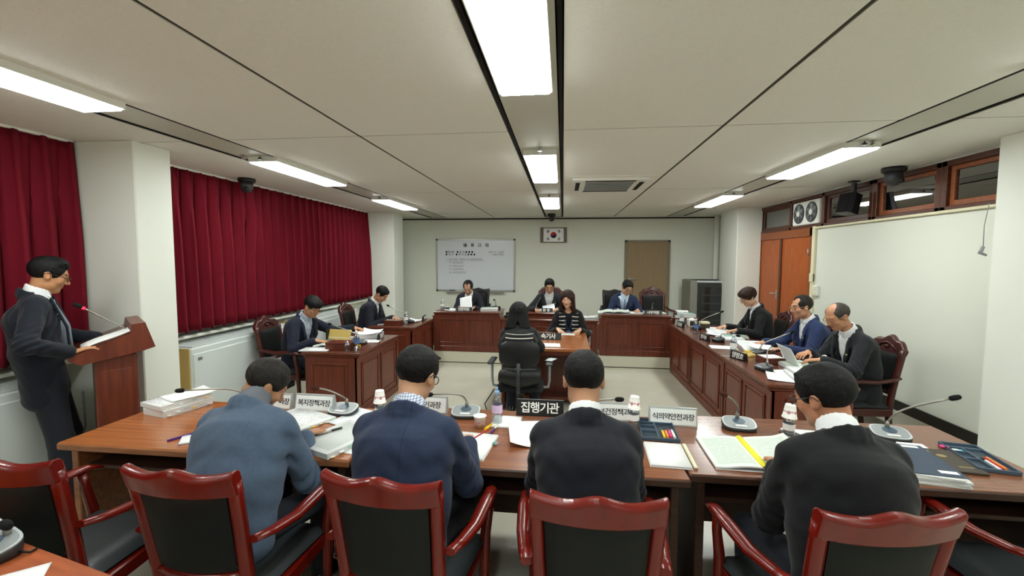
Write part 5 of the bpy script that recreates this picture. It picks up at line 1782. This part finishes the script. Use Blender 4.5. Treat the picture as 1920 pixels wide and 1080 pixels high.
def pen_tray(label, loc, rz, w, l, pens, extra=None):
    t = thing('desk_tray', label, 'tray', loc, rz, 'blue grey desk trays')
    MB().box(-w / 2, w / 2, -l / 2, l / 2, 0, .006, .003).build('tray_floor', 'tray_dark', t)
    b = MB()
    for x0, x1, y0, y1 in ((-w / 2, w / 2, -l / 2, -l / 2 + .006), (-w / 2, w / 2, l / 2 - .006, l / 2), (-w / 2, -w / 2 + .006, -l / 2, l / 2), (w / 2 - .006, w / 2, -l / 2, l / 2)):
        b.box(x0, x1, y0, y1, 0, .022, .003)
    b.build('tray_rim', 'tray', t)
    d = MB().box(-.012, -.004, -l / 2, l * .32, 0, .018, .002).box(-w / 2, -.008, -l * .12, -l * .12 + .008, 0, .018, .002).box(-w / 2, -.008, l * .14, l * .14 + .008, 0, .018, .002).box(-w / 2, w / 2, l * .32, l * .32 + .008, 0, .018, .002)
    d.build('tray_divider', 'tray', t)
    return t
pen_tray('blue grey desk tray with markers behind the shoulder in dark navy', (.555, 2.555, FT), R(-4), .20, .30, 4)
for i, (c, lab) in enumerate((('yellow', 'yellow marker in the middle-table tray'), ('orange', 'orange marker in the middle-table tray'), ('pink', 'pink marker in the middle-table tray'), ('white', 'white pen in the middle-table tray'))):
    t = thing('marker_pen', lab, 'pen', (.574 + i * .0185, 2.485 + i * .002, FT + .0145), R(86), 'pens in the middle-table tray')
    MB().tube([(-.055, 0, 0), (.04, 0, 0)], .0075).build('pen_body', c, t)
    MB().tube([(.04, 0, 0), (.05, 0, 0), (.062, 0, 0)], [.0075, .006, .003]).build('pen_cap', 'black' if i < 2 else c, t)
booklet('blank white notepad at the right hand of the man in dark navy', .535, 2.235, FT, .19, .27, .010, R(-3), 'paper', 'paper_edge', 0, 'notepad')
tag(MB().box(-.009, .009, -.135, .135, 0, .012, .003).build('ruler', 'cream', None, (.648, 2.235, FT), (0, 0, R(-3))), 'cream strip along the right edge of the blank notepad', 'ruler')
# right table
open_book('open book with a yellow spine strip, left of the man in black', .965, 2.29, FT, .44, .36, .026, R(-2), 'print_green', 'yellow_tape', .05)
sheet_('paper_sheet', 'white sheet in front of the man in black, partly hidden by his head', 1.40, 2.60, FT, .24, .16, R(-6), 'paper')
t = thing('smartphone', 'dark phone lying by the bottle on the right table', 'phone', (1.315, 2.585, FT), R(24))
MB().box(-.036, .036, -.07, .07, 0, .009, .003).build('phone_body', 'black', t)
MB().box(-.033, .033, -.064, .064, .009, .0095).build('screen', 'rack', t)
for i in range(4):
    booklet(('lowest', 'second', 'third', 'uppermost')[i] + ' white document sheaf under the dark blue folder', 1.69 + .006 * (i % 3) - .004 * i, 2.235 + .004 * (i % 2), FT + .0105 * i, .235, .335, .0100, R((-5, -9, -6, -11)[i] - 4), 'paper', None, 0, 'paper_sheaf', group='sheaves under the blue folder')
t = thing('folder', 'dark blue folder with two white labels on the sheaves by the man in black', 'folder', (1.68, 2.255, FT + .0425), R(-9))
MB().box(-.125, .125, -.175, .175, 0, .005, .002).build('folder_cover', 'navy_cover', t)
MB().box(.035, .105, -.15, -.122, .005, .0058).build('label_strip', 'paper', t)
MB().box(.03, .10, .135, .16, .005, .0058).build('title_strip', 'plate_white', t)
t = thing('notebook', 'dark brown leather-look notebook between the blue folder and the tray', 'notebook', (1.90, 2.335, FT), R(-8))
MB().box(-.09, .09, -.13, .13, 0, .014, .003).build('notebook_cover', 'brown_cover', t)
MB().ball((.0, .04, .0145), (.024, .02, .0015), 16, 4).build('emblem', 'gold', t)
MB().box(-.0, .06, -.085, -.075, .014, .0146).build('title_line', 'gold', t)
tag(MB().box(-.06, .06, -.028, .028, 0, .012, .002).build('memo_pad', 'paper', None, (1.865, 2.505, FT), (0, 0, R(-8))), 'small white memo pad behind the brown notebook', 'notepad')
pen_tray('blue grey desk tray with pens at the right end of the front row', (2.075, 2.385, FT), R(-12), .16, .32, 4)
for i, (c, lab) in enumerate((('white', 'white pen in the right-end tray'), ('red', 'dark red pen in the right-end tray'), ('orange', 'orange pen in the right-end tray'))):
    t = thing('pen', lab, 'pen', (2.073 + i * .0165, 2.315 + .004 * i, FT + .013), R(78), 'pens in the right-end tray')
    MB().tube([(-.07, 0, 0), (.03, 0, 0)], .006).build('pen_body', c, t)
    MB().tube([(.03, 0, 0), (.06, 0, 0), (.07, 0, 0)], [.006, .005, .002]).build('pen_cap', 'black' if i == 0 else c, t)
t = thing('eraser', 'teal eraser in the right-end tray', 'eraser', (2.045, 2.455, FT + .0065), R(-12))
MB().box(-.02, .02, -.01, .01, 0, .011, .002).build('eraser_block', 'teal', t)
MB().box(-.021, .004, -.0105, .0105, 0, .0115, .001).build('eraser_sleeve', 'white', t)
tag(MB().box(-.018, .018, -.012, .012, 0, .010, .003).build('sticky_pad', 'pink', None, (2.02, 2.505, FT + .0065), (0, 0, R(-12))), 'pale pink sticky pad in the right-end tray', 'notepad')
# near table
microphone('pale grey microphone on the near table in the bottom left corner', (-1.90, 1.185, .74), R(-20), [(.03, 0, .13), (.07, .0, .165), (.17, .0, .165)], w=.2, l=.15, group=None)
sheet_('paper_sheet', 'corner of a white sheet on the near table, at the bottom left', -1.66, 1.10, .74, .12, .12, R(40), 'paper')
tag(MB().tube([(-1.81, 1.20, .755), (-1.77, 1.21, .748), (-1.78, 1.235, .744)], .004, 6).build('cable', 'cable'), 'short black cable at the microphone of the near table', 'cable')

# ---- council desks
CM = 'black desk microphones of the council desks'
def cmic(label, loc, rz, neck):
    return microphone(label, loc, rz, neck, 'black_soft', False, .16, .12, CM)
L_ = .74
# front left desk
nameplate('black nameplate with white letters at the corner of the front left desk', (-2.25, 5.16, L_), R(100), '김영준', .20, .075, False, .06)
booklet('white booklet at the near edge of the front left desk', -2.665, 4.43, L_, .30, .18, .010, R(6), 'print', None, 0)
t = thing('wooden_document_rest', 'low dark wooden document rest on the front left desk', 'stand', (-2.42, 4.48, L_))
MB().box(-.14, .14, -.05, .12, 0, .075, .004).build('rest_block', 'mahogany', t)
MB().box(-.145, .145, -.055, .125, .075, .082, .003).build('rest_top', 'mahogany_top', t)
open_book('thick open book under the hand of the man in the patterned shirt', -2.58, 4.66, L_ + .0, .36, .26, .05, R(-4), 'print_green', None, .0, cover='folder_green')
t = thing('binder', 'upright open binder with a tan inside cover, by the man in the patterned shirt', 'binder', (-2.72, 5.02, L_), R(-6))
MB().box(-.15, .15, -.004, .004, 0, .13, .002, Matrix.Rotation(R(-20), 4, 'X')).build('binder_cover', 'tan_binder', t)
MB().box(-.15, .15, .004, .12, 0, .03, .003).build('pages', 'paper_edge', t)
MB().box(-.16, -.15, -.03, .03, 0, .13, .002).build('spine', 'black', t)
booklet('papers heaped by the left hand of the man in the patterned shirt', -2.42, 5.26, L_, .30, .24, .05, R(18), 'print', None, 0)
sheet_('paper_sheet', 'loose sheet on top of the heap on the front left desk', -2.44, 5.24, L_ + .051, .30, .22, R(-12), 'paper', .03)
sheet_('paper_sheet', 'single sheet behind the bottle on the front left desk', -2.30, 5.0, L_, .21, .2, R(12), 'print')
bottle('clear water bottle on the corner of the front left desk', (-2.235, 4.50, L_), 'label_blue', 'cap_white', .205, .032, None)
t = thing('drinking_glass', 'empty drinking glass beside the bottle on the front left desk', 'glass', (-2.31, 4.43, L_))
MB().lathe([(.001, .004), (.027, .004), (.034, .10), (.032, .10), (.026, .008), (.001, .008)], 20, cap=False).build('glass_body', 'glass', t)
MB().lathe([(.028, 0), (.028, .004), (.001, .004)], 20).build('glass_base', 'glass', t)
t = thing('drinking_glass', 'small glass lying at the very edge of the front left desk', 'glass', (-2.2, 4.41, L_))
MB().lathe([(.001, .003), (.022, .003), (.027, .05), (.025, .05), (.021, .006), (.001, .006)], 18, cap=False).build('glass_body', 'glass', t)
MB().lathe([(.023, 0), (.023, .003), (.001, .003)], 18).build('glass_base', 'glass', t)
tag(MB().box(-.03, .03, -.02, .02, 0, .02, .004).build('sticky_pad', 'yellow', None, (-2.30, 4.66, L_), (0, 0, .4)), 'yellow sticky pad behind the glass on the front left desk', 'notepad')
cmic('black desk microphone of the front left desk, its stem towards the man', (-2.33, 4.80, L_), R(90), [(0, .06, .13), (.02, .22, .17), (.04, .38, .215)])
# rear left desk
booklet('white booklet at the near end of the rear left desk', -2.80, 6.32, L_, .24, .16, .010, R(4), 'print')
t = thing('wooden_document_rest', 'low dark wooden document rest on the rear left desk', 'stand', (-2.53, 6.27, L_))
MB().box(-.13, .13, -.05, .10, 0, .065, .004).build('rest_block', 'mahogany', t)
MB().box(-.135, .135, -.055, .105, .065, .072, .003).build('rest_top', 'mahogany_top', t)
booklet('papers under the hands of the man at the rear left desk', -2.55, 6.55, L_, .32, .26, .03, R(10), 'print')
sheet_('paper_sheet', 'loose sheets behind the bottle on the rear left desk', -2.37, 6.70, L_, .24, .2, R(-16), 'print', .02)
bottle('clear water bottle on the rear left desk', (-2.36, 6.36, L_), 'paper', 'cap_white', .19, .032, None)
nameplate('black nameplate with white letters at the corner of the rear left desk', (-2.24, 6.86, L_), R(98), '위원 박정호', .24, .075, False, .045)
cmic('black desk microphone of the rear left desk', (-2.36, 6.53, L_), R(90), [(0, .05, .13), (.0, .2, .19), (.02, .34, .25)])
# rear desk under the whiteboard
B_ = .87
bottle('water bottle at the left end of the rear desk under the whiteboard', (-2.03, 7.20, B_), 'paper', 'cap_white', .175, .03, None)
nameplate('black nameplate with four white letters on the rear desk under the whiteboard', (-1.62, 7.05, B_), 0, '전문위원', .27, .07, False, .056)
def held(label, x, y, z, rz, tilt, w=.21, l=.27, m='print'):
    o = sheet_('paper_sheet', label, x, y, z, w, l, 0, m, .0)
    o.rotation_euler = (tilt, R(14), rz)
    return o
held('white sheet held up by the man under the whiteboard', -1.63, 7.25, .985, R(180), R(-50))
booklet('greenish stack of papers at the right of the rear desk under the whiteboard', -1.23, 7.27, B_, .28, .24, .04, R(4), 'print_green')
sheet_('paper_sheet', 'loose papers at the left of the nameplate under the whiteboard', -1.83, 7.20, B_, .3, .2, R(8), 'print', .02)
t = thing('desk_organizer', 'small dark box of stationery on the rear desk under the whiteboard', 'box', (-1.95, 7.22, B_), .2)
MB().box(-.04, .04, -.03, .03, 0, .045, .003).build('box_body', 'dark_grey', t)
MB().box(-.03, .03, -.02, .02, .045, .055, .003).build('box_inset', 'cream', t)
cmic('black microphone base at the right end of the desk under the whiteboard', (-1.15, 7.5, B_), R(180), [(0, .05, .12), (0, .12, .15), (0, .2, .17)])
# chair desk
nameplate('black nameplate with white letters before the man in the open white shirt', (-.30, 7.28, .85), 0, '위 원 장', .28, .07, False, .054)
held('white sheet in front of the man in the open white shirt', -.23, 7.40, .90, R(180), R(-24))
booklet('document on the right of the raised chair desk', -.03, 7.40, .85, .2, .24, .012, R(-8), 'print')
cmic('black microphone before the man in the open white shirt, stem upright', (-.45, 7.46, .85), R(180), [(-.02, .02, .13), (-.05, .04, .19), (-.09, .05, .25)])
LB = .77
t = thing('telephone', 'dark telephone on the low rear middle desk, left of the dark hair', 'telephone', (-.86, 7.14, LB), R(-10))
MB().box(-.09, .09, -.06, .06, 0, .04, .006).build('phone_base', 'black', t)
MB().tube([(-.08, .035, .06), (0, .035, .07), (.08, .035, .06)], [.02, .014, .02], 10).build('handset', 'black', t)
booklet('small white booklet by the telephone on the low rear desk', -.80, 7.04, LB, .13, .07, .018, R(6), 'paper', 'tan_binder')
open_book('open book with curling pages on the right of the low rear desk', .40, 7.10, LB, .30, .16, .05, R(-6), 'print2', None, .05)
booklet('thick book under the open one on the right of the low rear desk', .43, 7.10, LB - .0, .0 + .30, .17, .004, R(-6), 'paper')
# right rear desk
open_book('wide open book at the left end of the rear desk by the beige door', .82, 7.17, B_, .48, .26, .055, R(-4), 'print_green', None, .03)
booklet('papers before the man with the blue tie', 1.15, 7.22, B_, .22, .26, .014, R(10), 'print3')
sheet_('paper_sheet', 'loose printed sheet right of the blue tie', 1.30, 7.30, B_, .22, .22, R(-20), 'print2', .02)
nameplate('black nameplate with four white letters before the empty carved armchair', (1.42, 7.06, B_), 0, '사무직원', .27, .07, False, .056)
booklet('white booklet at the right end of the rear desk by the beige door', 1.52, 7.25, B_, .24, .22, .016, R(4), 'print_green')
cmic('black microphone on the rear desk before the empty armchair', (1.48, 7.46, B_), R(180), [(0, .04, .13), (.0, .1, .16), (0, .18, .18)])
booklet('pale green folder stack on a stool behind the corner of the right desks', 1.99, 7.5, .80, .34, .28, .05, R(4), 'folder_green', 'folder_green')
booklet('pale paper stack on top of the green folders in the rear corner', 1.95, 7.5, .85, .24, .22, .04, R(-12), 'paper')
t = thing('stool', 'dark low stand behind the corner of the right desks, holding green folders', 'stand', (1.98, 7.5, PZ))
MB().box(-.22, .22, -.18, .18, .56, .59, .004).build('stand_top', 'mahogany_top', t)
for sx in (-1, 1):
    for sy in (-1, 1):
        MB().box(sx * .19 - .02, sx * .19 + .02, sy * .15 - .02, sy * .15 + .02, 0, .56).build('leg', 'mahogany', t)
# right-hand desks
bottle('water bottle at the far end of the right-hand desks', (1.80, 6.82, L_), 'paper', 'cap_white', .20, .032, None)
nameplate('black nameplate at the far end of the right-hand desks', (1.755, 6.70, L_), R(-80), '조은영', .19, .07, False, .055)
bottle('water bottle before the woman in the black cardigan', (1.80, 6.12, L_), 'label_blue', 'cap_white', .20, .032, None)
t = thing('cup_holder', 'square white tissue box with a dark front, far end of the right desks', 'box', (1.93, 6.78, L_), .1)
MB().box(-.055, .055, -.055, .055, 0, .11, .006).build('box_body', 'white', t)
MB().box(-.045, .045, -.056, -.054, .015, .085).build('box_front', 'brown_cover', t)
MB().box(-.03, .03, -.01, .01, .11, .125, .004).build('tissue', 'paper', t)
t = thing('stationery_box', 'cream stationery box beside the tissue box on the right desks', 'box', (2.06, 6.60, L_), .1)
MB().box(-.06, .06, -.05, .05, 0, .07, .006).build('box_body', 'brown_cover', t)
MB().box(-.062, .062, -.052, .052, .07, .1, .006).build('box_lid', 'cream', t)
cmic('black microphone with its stem rising right, before the rear glass cabinet', (1.93, 6.50, L_), R(-90), [(0, .04, .13), (0, .16, .19), (.0, .31, .25)])
booklet('papers spread before the woman in the black cardigan', 2.14, 6.28, L_, .34, .28, .02, R(76), 'print')
sheet_('paper_sheet', 'loose sheet with a pen mark before the woman in the black cardigan', 2.06, 6.05, L_ + .002, .30, .24, R(60), 'print3', .02)
sheet_('paper_sheet', 'white sheet at the far right elbow of the woman in the black cardigan', 2.2, 6.62, L_, .22, .2, R(86), 'paper')
booklet('pale green folder under the arm of the woman in the black cardigan', 2.22, 5.93, L_, .2, .24, .016, R(80), 'folder_green', 'folder_green')
booklet('white booklet between the cardigan and the blue jacket on the right desks', 2.10, 5.72, L_, .22, .30, .02, R(84), 'print')
nameplate('black nameplate before the blank sheet on the middle right desk', (1.765, 5.62, L_), R(-80), '한기수', .20, .075, False, .058)
cmic('flat black microphone base behind the middle right nameplate', (1.90, 5.55, L_), R(-80), [(0, .04, .1), (.02, .12, .09), (.04, .2, .08)])
sheet_('paper_sheet', 'white sheet at the front edge of the middle right desk', 1.83, 5.18, L_, .2, .28, R(82), 'paper')
open_book('open document before the man in the blue jacket', 2.17, 5.20, L_, .42, .30, .035, R(84), 'print2', None, .03)
sheet_('paper_sheet', 'large white sheet under the hand in the blue sleeve', 2.18, 5.02, L_ + .036, .3, .24, R(70), 'paper', .02)
bottle('water bottle on the seam of the right desks, with a white cap', (1.80, 4.80, L_), 'paper', 'cap_white', .21, .033, None)
t = thing('snack_bag', 'small crumpled yellow and brown packet by the bottle on the right desks', 'packet', (1.93, 4.76, L_), .5)
MB().sheet(6, 6, lambda u, v: ((u - .5) * .1, (v - .5) * .12, .02 + .03 * math.sin(3.1 * u) * math.sin(3.1 * v) + .006 * math.sin(19 * u + 7 * v)), .03).build('packet_body', 'tan_binder', t)
MB().box(-.03, .03, -.02, .02, .045, .052, .003).build('packet_label', 'yellow', t)
nameplate('black nameplate with white letters before the balding man', (1.765, 4.56, L_), R(-72), '양정호', .21, .08, False, .064)
cmic('black microphone wedge between the nameplate and the papers of the balding man', (1.83, 4.16, L_), R(-75), [(-.03, .05, .12), (-.12, .12, .15), (-.2, .24, .17)])
cmic('black microphone with its long stem pointing at the man in the blue jacket', (2.05, 4.83, L_), R(-90), [(0, .05, .12), (.0, .16, .17), (.0, .32, .24)])
t = thing('wooden_document_rest', 'low dark wooden document rest before the balding man', 'stand', (2.03, 4.48, L_), R(0))
MB().box(-.10, .10, -.1, .1, 0, .05, .004).build('rest_block', 'mahogany', t)
MB().box(-.105, .105, -.105, .105, .05, .057, .003).build('rest_top', 'mahogany_top', t)
sheet_('paper_sheet', 'white sheet on the document rest before the balding man', 2.03, 4.48, L_ + .057, .17, .17, R(8), 'paper')
# book with a page being turned
t = thing('open_book', 'thick document with a page held upright by the balding man', 'book', (2.17, 4.27, L_), R(88))
MB().box(-.17, .17, -.13, .12, 0, .035, .004).build('page_block', 'paper_edge', t)
MB().sheet(8, 8, lambda u, v: ((u - .5) * .30, .05 + .05 * v + .03 * v * v, .036 + .17 * v), .0012).build('turned_page', 'print2', t)
MB().sheet(6, 6, lambda u, v: ((u - .5) * .32, -.13 + .24 * v, .0365 + .008 * math.sin(3 * v)), .001).build('page', 'print_green', t)
booklet('thick lower document in the near stack on the right desk', 2.06, 3.94, L_, .30, .24, .028, R(78), 'paper', None, 0)
booklet('upper document of the near stack on the right desk', 2.08, 3.95, L_ + .029, .28, .22, .026, R(84), 'print', None, 0)
sheet_('paper_sheet', 'white sheets fanned at the near corner of the right desk', 1.86, 3.90, L_, .30, .22, R(70), 'print', .006)
sheet_('paper_sheet', 'loose sheet tucked under the near stack towards the microphone', 1.97, 4.06, L_, .24, .16, R(96), 'paper')
# stenographer table
nameplate('black sign with white letters on the stenographer table', (-.17, 5.40, .74), R(0), '속기사', .32, .085, False, .072)
sheet_('paper_sheet', 'white printed sheet before the facing stenographer', .06, 5.82, .74, .22, .16, R(-4), 'print2')
booklet('white papers clipped together at the near edge of the stenographer table', -.14, 5.02, .74, .24, .20, .008, R(2), 'paper')
t = thing('stenotype', 'dark stenotype keyboard before the stenographer with her back to us', 'keyboard', (-.45, 5.02, .74), 0)
MB().box(-.11, .11, -.08, .08, 0, .04, .01).build('keyboard_body', 'black', t)
for r_ in range(3):
    for k in range(8):
        MB().box(-.092 + k * .024, -.074 + k * .024, -.06 + r_ * .03, -.04 + r_ * .03, .04, .047, .002).build('key', 'dark_grey', t)
t = thing('smartphone', 'grey phone lying on the arm of the black swivel chair', 'phone', (-.11, 4.42, .706), R(-22))
MB().box(-.04, .04, -.075, .075, 0, .009, .003).build('phone_body', 'black', t)
MB().box(-.036, .036, -.069, .069, .009, .0095).build('screen', 'light_grey', t)
# cables on the floor by the swivel chair
pts = [(-.74, 4.7, .30), (-.82, 4.55, .18), (-.76, 4.45, .08), (-.84, 4.3, .02), (-.74, 4.2, .008), (-.80, 4.05, .008), (-.68, 4.0, .008)]
tag(MB().tube(pts, .006, 6).tube([(-.72, 4.5, .008), (-.8, 4.42, .05), (-.86, 4.38, .008), (-.9, 4.3, .008)], .005, 6).build('cable', 'cable'), 'tangled black cable on the floor left of the black swivel chair', 'cable')
t = thing('power_strip', 'dark power strip on the floor left of the black swivel chair', 'power strip', (-.72, 4.25, 0), .5)
MB().box(-.15, .15, -.03, .03, 0, .045, .006).build('strip_body', 'black', t)
for k in range(3):
    MB().lathe([(.018, .045), (.018, .055), (.012, .056)], 12, Matrix.Translation((-.09 + .09 * k, 0, 0))).build('socket', 'dark_grey', t)
tag(MB().tube([(-3.16, 2.5, .85), (-3.15, 2.495, .62), (-3.19, 2.49, .50), (-3.13, 2.48, .44), (-3.18, 2.48, .38), (-3.14, 2.49, .33)], .006, 6).tube([(-3.17, 2.49, .5), (-3.11, 2.48, .46), (-3.2, 2.48, .42), (-3.13, 2.49, .40)], .006, 6).build('cable', 'cable'), 'bundle of black cable hanging from the near side of the lectern', 'cable')
finish_texts()
